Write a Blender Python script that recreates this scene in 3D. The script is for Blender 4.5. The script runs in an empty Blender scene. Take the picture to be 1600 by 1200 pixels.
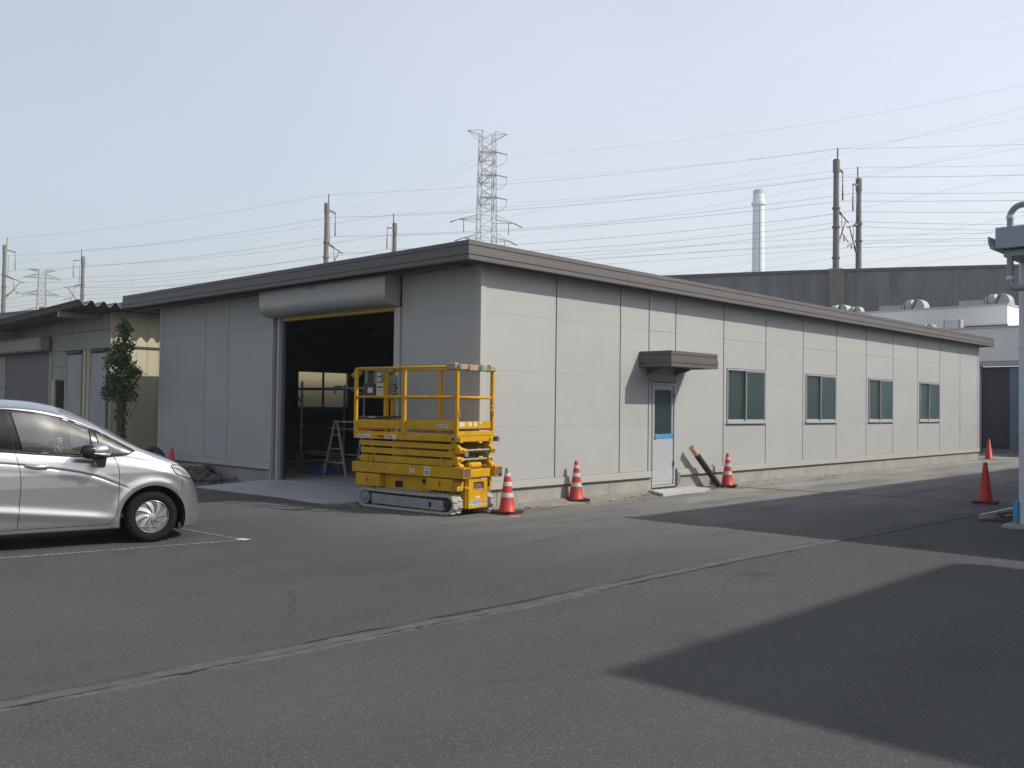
import bpy, bmesh, math, random
import numpy as np
from mathutils import Vector, Matrix

R = math.radians
scene = bpy.context.scene
COL = scene.collection

# ------------------------------------------------------------------ camera
yaw, pitch, roll = R(43.756), R(1.354), R(0.715)
fw = Vector((-math.sin(yaw) * math.cos(pitch), math.cos(yaw) * math.cos(pitch), math.sin(pitch)))
r0 = fw.cross(Vector((0, 0, 1))).normalized()
u0 = r0.cross(fw)
rt = math.cos(roll) * r0 + math.sin(roll) * u0
up = math.cos(roll) * u0 - math.sin(roll) * r0
cam_data = bpy.data.cameras.new('camera')
cam_data.sensor_width = 36.0
cam_data.lens = 36.0 * 1472.1 / 1600.0
cam_data.clip_start = 0.1
cam_data.clip_end = 6000.0
cam = bpy.data.objects.new('camera', cam_data)
COL.objects.link(cam)
cam.matrix_world = Matrix(((rt.x, up.x, -fw.x, 10.680), (rt.y, up.y, -fw.y, -10.420),
                           (rt.z, up.z, -fw.z, 1.641), (0, 0, 0, 1)))
scene.camera = cam

# ------------------------------------------------------------------ light
SUN = Vector((0.73, 0.435, 0.71)).normalized()
sun_el = math.asin(SUN.z)
sun_az = math.atan2(SUN.x, SUN.y)
world = bpy.data.worlds.new('World')
scene.world = world
world.use_nodes = True
wn = world.node_tree.nodes
wl = world.node_tree.links
wn.clear()
w_out = wn.new('ShaderNodeOutputWorld')
w_bg = wn.new('ShaderNodeBackground')
w_sky = wn.new('ShaderNodeTexSky')
w_sky.sky_type = 'NISHITA'
w_sky.sun_disc = False
w_sky.sun_elevation = sun_el
w_sky.sun_rotation = sun_az
w_sky.altitude = 20.0
w_sky.air_density = 1.2
w_sky.dust_density = 1.8
w_sky.ozone_density = 2.0
w_bg.inputs['Strength'].default_value = 0.11
# thin even haze veil over the whole sky
w_add = wn.new('ShaderNodeMix')
w_add.data_type = 'RGBA'
w_add.blend_type = 'ADD'
w_add.inputs[0].default_value = 1.0
w_tc = wn.new('ShaderNodeTexCoord')
w_sep = wn.new('ShaderNodeSeparateXYZ')
wl.new(w_tc.outputs['Generated'], w_sep.inputs[0])
w_mr = wn.new('ShaderNodeMapRange')          # the veil thins out towards the zenith
w_mr.interpolation_type = 'SMOOTHSTEP'
w_mr.inputs['From Min'].default_value = 0.30
w_mr.inputs['From Max'].default_value = 1.0
w_mr.inputs['To Min'].default_value = 1.0
w_mr.inputs['To Max'].default_value = 0.25
wl.new(w_sep.outputs['Z'], w_mr.inputs['Value'])
w_sc = wn.new('ShaderNodeVectorMath')
w_sc.operation = 'SCALE'
w_sc.inputs[0].default_value = (4.75, 4.58, 4.42)
# and it is brighter on the side of the sky where the sun stands
w_dot = wn.new('ShaderNodeVectorMath')
w_dot.operation = 'DOT_PRODUCT'
wl.new(w_tc.outputs['Generated'], w_dot.inputs[0])
w_dot.inputs[1].default_value = (SUN.x, SUN.y, 0.25)
w_az = wn.new('ShaderNodeMapRange')
w_az.inputs['From Min'].default_value = -0.70
w_az.inputs['From Max'].default_value = -0.12
w_az.inputs['To Min'].default_value = 0.40
w_az.inputs['To Max'].default_value = 1.0
wl.new(w_dot.outputs['Value'], w_az.inputs['Value'])
w_mul = wn.new('ShaderNodeMath')
w_mul.operation = 'MULTIPLY'
wl.new(w_mr.outputs[0], w_mul.inputs[0])
wl.new(w_az.outputs[0], w_mul.inputs[1])
# faint unevenness of the haze
w_no = wn.new('ShaderNodeTexNoise')
w_no.inputs['Scale'].default_value = 2.6
w_no.inputs['Detail'].default_value = 4.0
wl.new(w_tc.outputs['Generated'], w_no.inputs['Vector'])
w_nr = wn.new('ShaderNodeMapRange')
w_nr.inputs['From Min'].default_value = 0.3
w_nr.inputs['From Max'].default_value = 0.7
w_nr.inputs['To Min'].default_value = 0.95
w_nr.inputs['To Max'].default_value = 1.05
wl.new(w_no.outputs[0], w_nr.inputs['Value'])
w_m2 = wn.new('ShaderNodeMath')
w_m2.operation = 'MULTIPLY'
wl.new(w_mul.outputs[0], w_m2.inputs[0])
wl.new(w_nr.outputs[0], w_m2.inputs[1])
wl.new(w_m2.outputs[0], w_sc.inputs['Scale'])
wl.new(w_sc.outputs[0], w_add.inputs[7])
wl.new(w_sky.outputs[0], w_add.inputs[6])
wl.new(w_add.outputs[2], w_bg.inputs['Color'])
wl.new(w_bg.outputs[0], w_out.inputs['Surface'])

sun_data = bpy.data.lights.new('sun', 'SUN')
sun_data.energy = 4.9
sun_data.angle = R(0.6)
sun_data.color = (1.0, 0.935, 0.84)
sun = bpy.data.objects.new('sun', sun_data)
COL.objects.link(sun)
sun.rotation_euler = SUN.to_track_quat('Z', 'Y').to_euler()
sun.location = (20, 15, 30)

scene.view_settings.view_transform = 'Standard'
scene.view_settings.look = 'None'
scene.view_settings.gamma = 1.0
scene.view_settings.exposure = 0.0
scene.view_settings.use_curve_mapping = False

# ------------------------------------------------------------------ helpers
rnd = random.Random(7)


def tag(o, label=None, cat=None, group=None, kind=None):
    if label: o['label'] = label
    if cat: o['category'] = cat
    if group: o['group'] = group
    if kind: o['kind'] = kind
    return o


def empty(name, loc=(0, 0, 0), rz=0.0, label=None, cat=None, group=None, scale=1.0):
    o = bpy.data.objects.new(name, None)
    COL.objects.link(o)
    o.empty_display_size = 0.2
    o.location = loc
    o.rotation_euler = (0, 0, rz)
    o.scale = (scale, scale, scale)
    tag(o, label, cat, group)
    return o


def link_mesh(name, me, parent=None, loc=None, rot=None):
    o = bpy.data.objects.new(name, me)
    COL.objects.link(o)
    if parent is not None: o.parent = parent
    if loc is not None: o.location = loc
    if rot is not None: o.rotation_euler = rot
    return o


def copy_tree(o, parent=None):
    c = o.copy()
    COL.objects.link(c)
    if parent is not None: c.parent = parent
    for ch in list(o.children):
        copy_tree(ch, c)
    return c


class MB:
    """collects simple shapes into one mesh"""
    def __init__(s):
        s.bm = bmesh.new()

    def verts(s, pts):
        return [s.bm.verts.new(p) for p in pts]

    def face(s, vs, mi=0, smooth=False):
        try:
            f = s.bm.faces.new(vs)
            f.material_index = mi
            f.smooth = smooth
            return f
        except ValueError:
            return None

    def poly(s, pts, mi=0):
        return s.face(s.verts(pts), mi)

    def box(s, a, b, mi=0, ch=0.0):
        x0, y0, z0 = [min(p, q) for p, q in zip(a, b)]
        x1, y1, z1 = [max(p, q) for p, q in zip(a, b)]
        v = s.verts([(x0, y0, z0), (x1, y0, z0), (x1, y1, z0), (x0, y1, z0),
                     (x0, y0, z1), (x1, y0, z1), (x1, y1, z1), (x0, y1, z1)])
        fs = [s.face([v[i] for i in q], mi) for q in
              ((0, 3, 2, 1), (4, 5, 6, 7), (0, 1, 5, 4), (1, 2, 6, 5), (2, 3, 7, 6), (3, 0, 4, 7))]
        if ch > 0:
            es = list({e for f in fs for e in f.edges})
            r = bmesh.ops.bevel(s.bm, geom=es, offset=ch, segments=1, affect='EDGES', profile=0.5)
            for f in r['faces']: f.material_index = mi
        return v

    def obox(s, p, q, w, h, mi=0, upv=(0, 0, 1), ch=0.0):
        """bar from p to q, w across, h along up"""
        p, q = Vector(p), Vector(q)
        d = (q - p).normalized()
        u = Vector(upv)
        if abs(d.dot(u)) > 0.99: u = Vector((1, 0, 0)) if abs(d.x) < 0.9 else Vector((0, 1, 0))
        sd = d.cross(u).normalized()
        u = sd.cross(d)
        a, b = sd * (w / 2), u * (h / 2)
        v = s.verts([p - a - b, p + a - b, p + a + b, p - a + b, q - a - b, q + a - b, q + a + b, q - a + b])
        fs = [s.face([v[i] for i in f], mi) for f in
              ((0, 3, 2, 1), (4, 5, 6, 7), (0, 1, 5, 4), (1, 2, 6, 5), (2, 3, 7, 6), (3, 0, 4, 7))]
        if ch > 0:
            es = list({e for f in fs for e in f.edges})
            bmesh.ops.bevel(s.bm, geom=es, offset=ch, segments=1, affect='EDGES', profile=0.5)

    def tube(s, pts, r, seg=8, mi=0, caps=True, r2=None, smooth=True):
        pts = [Vector(p) for p in pts]
        n = len(pts)
        rings = []
        prev = None
        for i, p in enumerate(pts):
            if i == 0: d = pts[1] - p
            elif i == n - 1: d = p - pts[i - 1]
            else: d = (pts[i + 1] - p).normalized() + (p - pts[i - 1]).normalized()
            d.normalize()
            if prev is None:
                u = Vector((0, 0, 1)) if abs(d.z) < 0.9 else Vector((1, 0, 0))
                a = d.cross(u).normalized()
            else:
                a = (prev - d * prev.dot(d)).normalized()
            prev = a
            b = d.cross(a)
            rr = r if r2 is None else r + (r2 - r) * i / (n - 1)
            if isinstance(r, (list, tuple)): rr = r[i]
            rings.append(s.verts([p + a * (rr * math.cos(t)) + b * (rr * math.sin(t))
                                  for t in [2 * math.pi * k / seg for k in range(seg)]]))
        for i in range(n - 1):
            for k in range(seg):
                k2 = (k + 1) % seg
                s.face([rings[i][k], rings[i][k2], rings[i + 1][k2], rings[i + 1][k]], mi, smooth)
        if caps:
            s.face(rings[0][::-1], mi)
            s.face(rings[-1], mi)

    def prism(s, poly, a, b, axis='y', mi=0, smooth=False):
        """poly of 2d points extruded from a to b along the axis; axis y: (x,z); x: (y,z); z: (x,y)"""
        def P(p, t):
            if axis == 'y': return (p[0], t, p[1])
            if axis == 'x': return (t, p[0], p[1])
            return (p[0], p[1], t)
        va = s.verts([P(p, a) for p in poly])
        vb = s.verts([P(p, b) for p in poly])
        n = len(poly)
        s.face(va, mi)
        s.face(vb[::-1], mi)
        for i in range(n):
            j = (i + 1) % n
            s.face([va[i], vb[i], vb[j], va[j]], mi, smooth)

    def lathe(s, prof, c=(0, 0, 0), seg=24, mi=0, smooth=True, axis='z'):
        rings = []
        for (r, z) in prof:
            ring = []
            for k in range(seg):
                t = 2 * math.pi * k / seg
                if axis == 'z': p = (c[0] + r * math.cos(t), c[1] + r * math.sin(t), c[2] + z)
                elif axis == 'y': p = (c[0] + r * math.cos(t), c[1] + z, c[2] + r * math.sin(t))
                else: p = (c[0] + z, c[1] + r * math.cos(t), c[2] + r * math.sin(t))
                ring.append(s.bm.verts.new(p))
            rings.append(ring)
        for i in range(len(rings) - 1):
            for k in range(seg):
                k2 = (k + 1) % seg
                s.face([rings[i][k], rings[i][k2], rings[i + 1][k2], rings[i + 1][k]], mi, smooth)
        s.face(rings[0][::-1], mi)
        s.face(rings[-1], mi)

    def mesh(s, name, mats, sharp=35.0):
        bm = s.bm
        bmesh.ops.recalc_face_normals(bm, faces=bm.faces)
        lim = R(sharp)
        for e in bm.edges:
            if len(e.link_faces) == 2 and e.calc_face_angle(0) > lim: e.smooth = False
        me = bpy.data.meshes.new(name)
        bm.to_mesh(me)
        bm.free()
        if not isinstance(mats, (list, tuple)): mats = [mats]
        for m in mats: me.materials.append(m)
        return me

    def build(s, name, mats, parent=None, loc=None, rot=None, sharp=35.0):
        return link_mesh(name, s.mesh(name, mats, sharp), parent, loc, rot)


def bx(name, a, b, m, parent=None, ch=0.0):
    mb = MB()
    mb.box(a, b, 0, ch)
    return mb.build(name, m, parent)


# ------------------------------------------------------------------ materials
def new_mat(name):
    m = bpy.data.materials.new(name)
    m.use_nodes = True
    nt = m.node_tree
    b = nt.nodes['Principled BSDF']
    return m, nt, b


def N(nt, t, **kw):
    n = nt.nodes.new(t)
    for k, v in kw.items():
        if k in n.inputs: n.inputs[k].default_value = v
        else: setattr(n, k, v)
    return n


def wpos(nt, scale=(1, 1, 1)):
    g = N(nt, 'ShaderNodeNewGeometry')
    m = N(nt, 'ShaderNodeMapping')
    m.inputs['Scale'].default_value = scale
    nt.links.new(g.outputs['Position'], m.inputs['Vector'])
    return m.outputs['Vector']


def noise(nt, vec, scale, detail=4, rough=0.6):
    n = N(nt, 'ShaderNodeTexNoise')
    n.inputs['Scale'].default_value = scale
    n.inputs['Detail'].default_value = detail
    n.inputs['Roughness'].default_value = rough
    nt.links.new(vec, n.inputs['Vector'])
    return n.outputs['Fac']


def ramp(nt, fac, stops):
    r = N(nt, 'ShaderNodeValToRGB')
    el = r.color_ramp.elements
    while len(el) < len(stops): el.new(0.5)
    for e, (p, c) in zip(el, stops):
        e.position = p
        e.color = (c, c, c, 1) if isinstance(c, (int, float)) else (*c, 1)
    nt.links.new(fac, r.inputs['Fac'])
    return r.outputs['Color']


def mixc(nt, fac, a, b, blend='MIX'):
    m = N(nt, 'ShaderNodeMix', data_type='RGBA', blend_type=blend)
    for sock, v in ((m.inputs[0], fac), (m.inputs[6], a), (m.inputs[7], b)):
        if hasattr(v, 'links'): nt.links.new(v, sock)
        elif isinstance(v, (int, float)) and sock != m.inputs[0]: sock.default_value = (v, v, v, 1)
        elif isinstance(v, (int, float)): sock.default_value = v
        else: sock.default_value = (*v, 1)
    return m.outputs[2]


def surf(name, col, rough=0.6, metal=0.0, vary=0.10, scale=2.0, dirt=None, dirt_amt=0.0, dirt_scale=1.2,
         bump=0.0, bump_scale=60.0, stretch=(1, 1, 1), spec=0.5, coat=0.0):
    """colour with soft large variation, optional dirt of its own colour, fine relief"""
    col = tuple(x * ALB for x in col)
    if dirt: dirt = tuple(x * ALB for x in dirt)
    m, nt, b = new_mat(name)
    v = wpos(nt, stretch)
    f = noise(nt, v, scale, 5)
    c = mixc(nt, ramp(nt, f, [(0.3, 0.0), (0.7, 1.0)]), tuple(x * (1 - vary) for x in col),
             tuple(min(1, x * (1 + vary)) for x in col))
    if dirt:
        f2 = noise(nt, v, dirt_scale, 8, 0.7)
        k = ramp(nt, f2, [(0.48, 0.0), (0.72, dirt_amt)])
        c = mixc(nt, k, c, dirt)
    nt.links.new(c, b.inputs['Base Color'])
    b.inputs['Roughness'].default_value = rough
    b.inputs['Metallic'].default_value = metal
    b.inputs['Specular IOR Level'].default_value = spec
    b.inputs['Coat Weight'].default_value = coat
    b.inputs['Coat Roughness'].default_value = 0.05
    if bump > 0:
        bn = N(nt, 'ShaderNodeBump')
        bn.inputs['Strength'].default_value = bump
        bn.inputs['Distance'].default_value = 0.01
        nt.links.new(noise(nt, v, bump_scale, 3), bn.inputs['Height'])
        nt.links.new(bn.outputs[0], b.inputs['Normal'])
    return m


ALB = 0.70      # overall reflectance level of the paints below
M = {}
def sheet_variation(m, amt):
    nt = m.node_tree
    b = nt.nodes['Principled BSDF']
    src = b.inputs['Base Color'].links[0].from_socket
    oi = N(nt, 'ShaderNodeObjectInfo')
    k = ramp(nt, oi.outputs['Random'], [(0.0, 1 - amt), (1.0, 1.0)])
    nt.links.new(mixc(nt, 1.0, src, k, 'MULTIPLY'), b.inputs['Base Color'])


# painted cladding
M['panel'] = surf('panel_paint', (0.488, 0.496, 0.486), 0.55, vary=0.03, scale=1.3, dirt=(0.40, 0.40, 0.38), dirt_amt=0.22,
                  dirt_scale=0.9, bump=0.05, bump_scale=240)
sheet_variation(M['panel'], 0.05)
M['trim'] = surf('trim_paint', (0.53, 0.52, 0.48), 0.45, vary=0.03, scale=2)
M['gasket'] = surf('joint_gasket', (0.09, 0.085, 0.08), 0.8, vary=0.1)
M['fascia'] = surf('brown_steel_fascia', (0.140, 0.122, 0.118), 0.45, vary=0.06, scale=1.2, stretch=(1, 1, 6))
M['soffit'] = surf('soffit_board', (0.13, 0.125, 0.12), 0.7, vary=0.08)
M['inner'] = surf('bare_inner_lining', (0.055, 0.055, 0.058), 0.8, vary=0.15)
M['steel_dark'] = surf('dark_steel', (0.07, 0.07, 0.075), 0.55, vary=0.2)
M['concrete'] = surf('foundation_concrete', (0.40, 0.385, 0.35), 0.85, vary=0.12, scale=2.5, dirt=(0.25, 0.23, 0.2),
                     dirt_amt=0.55, dirt_scale=1.8, bump=0.25, bump_scale=70)
M['apron'] = surf('fresh_concrete', (0.56, 0.56, 0.55), 0.85, vary=0.10, scale=1.6, dirt=(0.40, 0.39, 0.37), dirt_amt=0.5,
                  dirt_scale=1.1, bump=0.2, bump_scale=90)
M['alu'] = surf('aluminium', (0.62, 0.62, 0.62), 0.35, metal=0.75, vary=0.04)
M['alu_white'] = surf('pale_aluminium', (0.62, 0.63, 0.65), 0.4, metal=0.3, vary=0.03)
M['scaffold'] = surf('scaffold_tube_grey', (0.42, 0.48, 0.52), 0.5, metal=0.0, vary=0.15, scale=8)
M['galv'] = surf('galvanised_steel', (0.40, 0.42, 0.42), 0.45, metal=0.6, vary=0.15, scale=8)
M['shutter'] = surf('shutter_box_steel', (0.50, 0.49, 0.46), 0.4, metal=0.2, vary=0.03)
M['blue_tape'] = surf('blue_protection_tape', (0.09, 0.33, 0.62), 0.4, vary=0.08, scale=6)
M['yellow'] = surf('machine_yellow', (0.69, 0.375, 0.006), 0.5, spec=0.25, vary=0.08, scale=3, dirt=(0.33, 0.19, 0.03), dirt_amt=0.5,
                   dirt_scale=4.0, bump=0.05, bump_scale=40)
M['yellow_bar'] = surf('yellow_edge', (0.62, 0.42, 0.03), 0.5, vary=0.08, scale=4)
M['black'] = surf('black_rubber', (0.02, 0.02, 0.02), 0.7, vary=0.2, scale=8)
M['black_gloss'] = surf('black_trim', (0.012, 0.012, 0.013), 0.25, vary=0.1)
M['hole'] = surf('recess_shade_black', (0.012, 0.010, 0.009), 0.9, vary=0.1)  # near-black colour painting the shade inside holes, slots and openings
M['track_rubber'] = surf('muddy_track_rubber', (0.42, 0.40, 0.36), 0.9, vary=0.15, scale=6, dirt=(0.62, 0.54, 0.42),
                         dirt_amt=0.95, dirt_scale=5, bump=0.4, bump_scale=40)
M['grey_paint'] = surf('grey_machine_paint', (0.30, 0.33, 0.34), 0.55, vary=0.1, scale=4, dirt=(0.2, 0.18, 0.15), dirt_amt=0.6,
                       dirt_scale=5)
M['red'] = surf('red_print', (0.45, 0.03, 0.03), 0.5, vary=0.05)
M['green'] = surf('green_tape', (0.10, 0.36, 0.22), 0.45, vary=0.12, scale=12)
M['blue'] = surf('blue_print', (0.03, 0.12, 0.40), 0.5, vary=0.05)
M['white_print'] = surf('white_print', (0.74, 0.74, 0.72), 0.5, vary=0.05, scale=9)
M['black_print'] = surf('black_print', (0.03, 0.03, 0.03), 0.5, vary=0.05)
M['card'] = surf('cardboard', (0.43, 0.32, 0.21), 0.85, vary=0.12, scale=9)
M['charcoal'] = surf('charcoal_board', (0.055, 0.055, 0.065), 0.6, vary=0.1, scale=6)
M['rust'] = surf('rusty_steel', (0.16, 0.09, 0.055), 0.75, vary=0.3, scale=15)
M['cone_red'] = surf('cone_red_plastic', (0.66, 0.042, 0.030), 0.5, vary=0.07, scale=5, dirt=(0.33, 0.07, 0.04), dirt_amt=0.55,
                     dirt_scale=7)
M['cone_white'] = surf('cone_white_band', (0.66, 0.66, 0.64), 0.45, vary=0.06, scale=8, dirt=(0.40, 0.38, 0.35), dirt_amt=0.4,
                       dirt_scale=9)
M['white_paint'] = surf('white_road_paint', (0.62, 0.62, 0.60), 0.75, vary=0.1, scale=9)
M['wood'] = surf('raw_timber', (0.42, 0.31, 0.20), 0.75, vary=0.18, scale=3, stretch=(1, 1, 14))
M['tarp'] = surf('blue_tarp', (0.035, 0.13, 0.38), 0.45, vary=0.2, scale=9)
M['cream'] = surf('cream_cladding', (0.60, 0.56, 0.40), 0.55, vary=0.06, scale=1.5, dirt=(0.36, 0.33, 0.24), dirt_amt=0.4,
                  dirt_scale=1.3, stretch=(1, 1, 0.4))
M['shed_grey'] = surf('shed_front_cladding', (0.40, 0.40, 0.36), 0.6, vary=0.07, scale=1.4, dirt=(0.2, 0.19, 0.17), dirt_amt=0.5,
                      dirt_scale=1.5, stretch=(1, 1, 0.35))
M['shed_door'] = surf('shed_door_paint', (0.42, 0.45, 0.45), 0.5, vary=0.08, scale=2, dirt=(0.2, 0.16, 0.12), dirt_amt=0.5,
                      dirt_scale=2.5, stretch=(1, 1, 0.4))
M['shed_shutter'] = surf('shed_shutter_slat', (0.27, 0.26, 0.27), 0.55, vary=0.08, scale=2)
M['slate'] = surf('fibre_cement_sheet', (0.23, 0.22, 0.21), 0.85, vary=0.2, scale=3, dirt=(0.1, 0.1, 0.09), dirt_amt=0.6, bump=0.2)
M['viaduct_cap'] = surf('stained_coping', (0.11, 0.115, 0.12), 0.9, vary=0.2, scale=1.0)
M['viaduct'] = surf('aged_concrete', (0.20, 0.215, 0.215), 0.9, vary=0.16, scale=1.4, dirt=(0.085, 0.085, 0.08), dirt_amt=0.85,
                    dirt_scale=1.1, stretch=(1, 1, 0.12))
M['pole'] = surf('pole_concrete', (0.22, 0.205, 0.19), 0.9, vary=0.12, scale=1.0, dirt=(0.13, 0.12, 0.11), dirt_amt=0.5)
M['wire'] = surf('wire_metal', (0.05, 0.05, 0.055), 0.6, vary=0.05)
M['lattice'] = surf('tower_steel', (0.40, 0.40, 0.38), 0.6, metal=0.2, vary=0.08)
M['insulator'] = surf('insulator_grey', (0.20, 0.20, 0.22), 0.4, vary=0.08)
M['rust_arm'] = surf('brown_insulator', (0.22, 0.12, 0.09), 0.5, vary=0.1)
M['chimney'] = surf('pale_chimney_paint', (0.90, 1.05, 1.10), 0.6, vary=0.04, scale=0.1)
M['white_wall'] = surf('white_wall_paint', (0.95, 0.96, 0.93), 0.6, vary=0.03, scale=0.8, dirt=(0.72, 0.72, 0.69), dirt_amt=0.3,
                       dirt_scale=0.7, stretch=(1, 1, 0.3))
M['blue_grey'] = surf('blue_grey_door', (0.16, 0.22, 0.29), 0.5, vary=0.06)
M['unit'] = surf('rooftop_unit_metal', (0.47, 0.49, 0.49), 0.5, metal=0.2, vary=0.1, scale=2)
M['canopy'] = surf('grey_canopy_steel', (0.42, 0.49, 0.56), 0.55, vary=0.06, scale=1.5, dirt=(0.32, 0.36, 0.40), dirt_amt=0.4)
M['pipe_grey'] = surf('grey_vinyl_pipe', (0.33, 0.36, 0.37), 0.4, vary=0.06, scale=4)
M['post_white'] = surf('pale_post_paint', (0.74, 0.80, 0.87), 0.5, vary=0.05, scale=2)
M['asphalt_chunk'] = surf('broken_asphalt', (0.10, 0.098, 0.094), 0.95, vary=0.4, scale=14, dirt=(0.34, 0.31, 0.27), dirt_amt=0.9,
                          dirt_scale=7, bump=0.6, bump_scale=45)
M['gravel'] = surf('gravel_stone', (0.27, 0.25, 0.22), 0.95, vary=0.4, scale=30)
M['bark'] = surf('bark', (0.085, 0.07, 0.055), 0.9, vary=0.3, scale=9, bump=0.5, bump_scale=30)


def leaf_mat():
    m, nt, b = new_mat('ivy_leaf')
    oi = N(nt, 'ShaderNodeNewGeometry')
    c = ramp(nt, oi.outputs['Random Per Island'], [(0.0, (0.022, 0.055, 0.018)), (0.6, (0.045, 0.10, 0.028)), (1.0, (0.10, 0.17, 0.05))])
    nt.links.new(c, b.inputs['Base Color'])
    b.inputs['Roughness'].default_value = 0.45
    return m


M['leaf'] = leaf_mat()


def asphalt(name, base, speck, coarse, dust=False):
    m, nt, b = new_mat(name)
    v = wpos(nt)
    big = noise(nt, v, 0.35, 6, 0.65)
    vs = wpos(nt, (1.0, 0.22, 1.0))
    streak = noise(nt, vs, 1.1, 6, 0.6)
    fine = noise(nt, v, 130 * coarse, 2, 0.5)
    vo = N(nt, 'ShaderNodeTexVoronoi')
    vo.inputs['Scale'].default_value = 110 * coarse
    nt.links.new(v, vo.inputs['Vector'])
    c = mixc(nt, ramp(nt, big, [(0.3, 0.0), (0.7, 1.0)]), tuple(x * 0.76 for x in base), tuple(x * 1.24 for x in base))
    c = mixc(nt, ramp(nt, streak, [(0.38, 0.0), (0.72, 0.7)]), c, tuple(x * 1.4 for x in base))
    c = mixc(nt, ramp(nt, fine, [(0.30, 0.55), (0.56, 0.0)]), c, tuple(x * 0.35 for x in base))
    sep = N(nt, 'ShaderNodeSeparateColor')
    nt.links.new(vo.outputs['Color'], sep.inputs[0])
    pick = ramp(nt, sep.outputs[0], [(0.93, 0.0), (0.96, 1.0)])
    c = mixc(nt, mixc(nt, pick, 0.0, 0.5), c, speck)
    # worn aggregate in hand-sized clumps, tyre-rubbed darker ways
    mid = noise(nt, v, 38 * coarse, 3, 0.6)
    c = mixc(nt, ramp(nt, mid, [(0.42, 0.0), (0.70, 0.45)]), c, tuple(x * 1.75 for x in base))
    c = mixc(nt, ramp(nt, noise(nt, v, 17, 4, 0.7), [(0.52, 0.0), (0.75, 0.35)]), c, tuple(x * 0.6 for x in base))
    # hairline cracks here and there
    wv = N(nt, 'ShaderNodeMix', data_type='VECTOR')
    wn_ = N(nt, 'ShaderNodeTexNoise')
    wn_.inputs['Scale'].default_value = 1.3
    nt.links.new(v, wn_.inputs['Vector'])
    wv.inputs[0].default_value = 0.25
    nt.links.new(v, wv.inputs[4])
    nt.links.new(wn_.outputs['Color'], wv.inputs[5])
    ve = N(nt, 'ShaderNodeTexVoronoi', feature='DISTANCE_TO_EDGE')
    ve.inputs['Scale'].default_value = 0.55
    nt.links.new(wv.outputs[1], ve.inputs['Vector'])
    ck = ramp(nt, ve.outputs['Distance'], [(0.0, 1.0), (0.006, 0.0)])
    ckm = ramp(nt, noise(nt, v, 0.45, 2), [(0.50, 0.0), (0.60, 0.45)])
    c = mixc(nt, mixc(nt, ckm, 0.0, ck), c, tuple(x * 0.4 for x in base))
    # oil drips
    vd = N(nt, 'ShaderNodeTexVoronoi')
    vd.inputs['Scale'].default_value = 0.7
    nt.links.new(wv.outputs[1], vd.inputs['Vector'])
    c = mixc(nt, ramp(nt, vd.outputs['Distance'], [(0.05, 0.5), (0.13, 0.0)]), c, tuple(x * 0.55 for x in base))
    # patch stains
    st = noise(nt, v, 0.8, 3, 0.5)
    c = mixc(nt, ramp(nt, st, [(0.66, 0.0), (0.74, 0.35)]), c, tuple(x * 0.6 for x in base))
    if dust:
        # pale building dust trodden over the asphalt beside the new wall
        sp = N(nt, 'ShaderNodeSeparateXYZ')
        g = N(nt, 'ShaderNodeNewGeometry')
        nt.links.new(g.outputs['Position'], sp.inputs[0])
        mr = N(nt, 'ShaderNodeMapRange')
        mr.inputs['From Min'].default_value = 0.0
        mr.inputs['From Max'].default_value = 7.0
        mr.inputs['To Min'].default_value = 1.0
        mr.inputs['To Max'].default_value = 0.0
        nt.links.new(sp.outputs['X'], mr.inputs['Value'])
        yr = N(nt, 'ShaderNodeMapRange')
        yr.inputs['From Min'].default_value = -4.0
        yr.inputs['From Max'].default_value = 6.0
        nt.links.new(sp.outputs['Y'], yr.inputs['Value'])
        dn = noise(nt, vs, 1.6, 8, 0.7)
        mu = N(nt, 'ShaderNodeMath', operation='MULTIPLY')
        nt.links.new(mr.outputs[0], mu.inputs[0])
        nt.links.new(ramp(nt, dn, [(0.22, 0.0), (0.66, 1.0)]), mu.inputs[1])
        m2 = N(nt, 'ShaderNodeMath', operation='MULTIPLY')
        nt.links.new(mu.outputs[0], m2.inputs[0])
        nt.links.new(yr.outputs[0], m2.inputs[1])
        c = mixc(nt, m2.outputs[0], c, (0.31, 0.302, 0.28))
    nt.links.new(c, b.inputs['Base Color'])
    b.inputs['Roughness'].default_value = 0.9
    b.inputs['Specular IOR Level'].default_value = 0.35
    bn = N(nt, 'ShaderNodeBump')
    bn.inputs['Strength'].default_value = 0.55
    bn.inputs['Distance'].default_value = 0.006
    nt.links.new(vo.outputs['Distance'], bn.inputs['Height'])
    nt.links.new(bn.outputs[0], b.inputs['Normal'])
    return m


M['asphalt_yard'] = asphalt('asphalt_yard', (0.054, 0.0535, 0.0535), (0.16, 0.158, 0.15), 1.0, True)
M['asphalt_lane'] = asphalt('asphalt_lane', (0.0570, 0.0570, 0.0565), (0.19, 0.187, 0.178), 1.05)
M['strip'] = surf('joint_mortar', (0.116, 0.111, 0.098), 0.95, vary=0.25, scale=5, dirt=(0.09, 0.085, 0.075), dirt_amt=0.6, dirt_scale=4,
                  bump=0.5, bump_scale=50)
M['earth'] = surf('far_ground', (0.16, 0.155, 0.14), 0.95, vary=0.2, scale=0.05)
M['sand'] = surf('spilt_sand', (0.30, 0.275, 0.235), 0.95, vary=0.25, scale=6, bump=0.6, bump_scale=60)


def line_paint():
    m, nt, b = new_mat('worn_line_paint')
    v = wpos(nt)
    f = noise(nt, v, 22, 6, 0.7)
    k = ramp(nt, f, [(0.47, 0.0), (0.64, 1.0)])
    nt.links.new(mixc(nt, k, (0.07, 0.068, 0.066), (0.34, 0.34, 0.32)), b.inputs['Base Color'])
    b.inputs['Roughness'].default_value = 0.85
    return m


M['line'] = line_paint()


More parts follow.
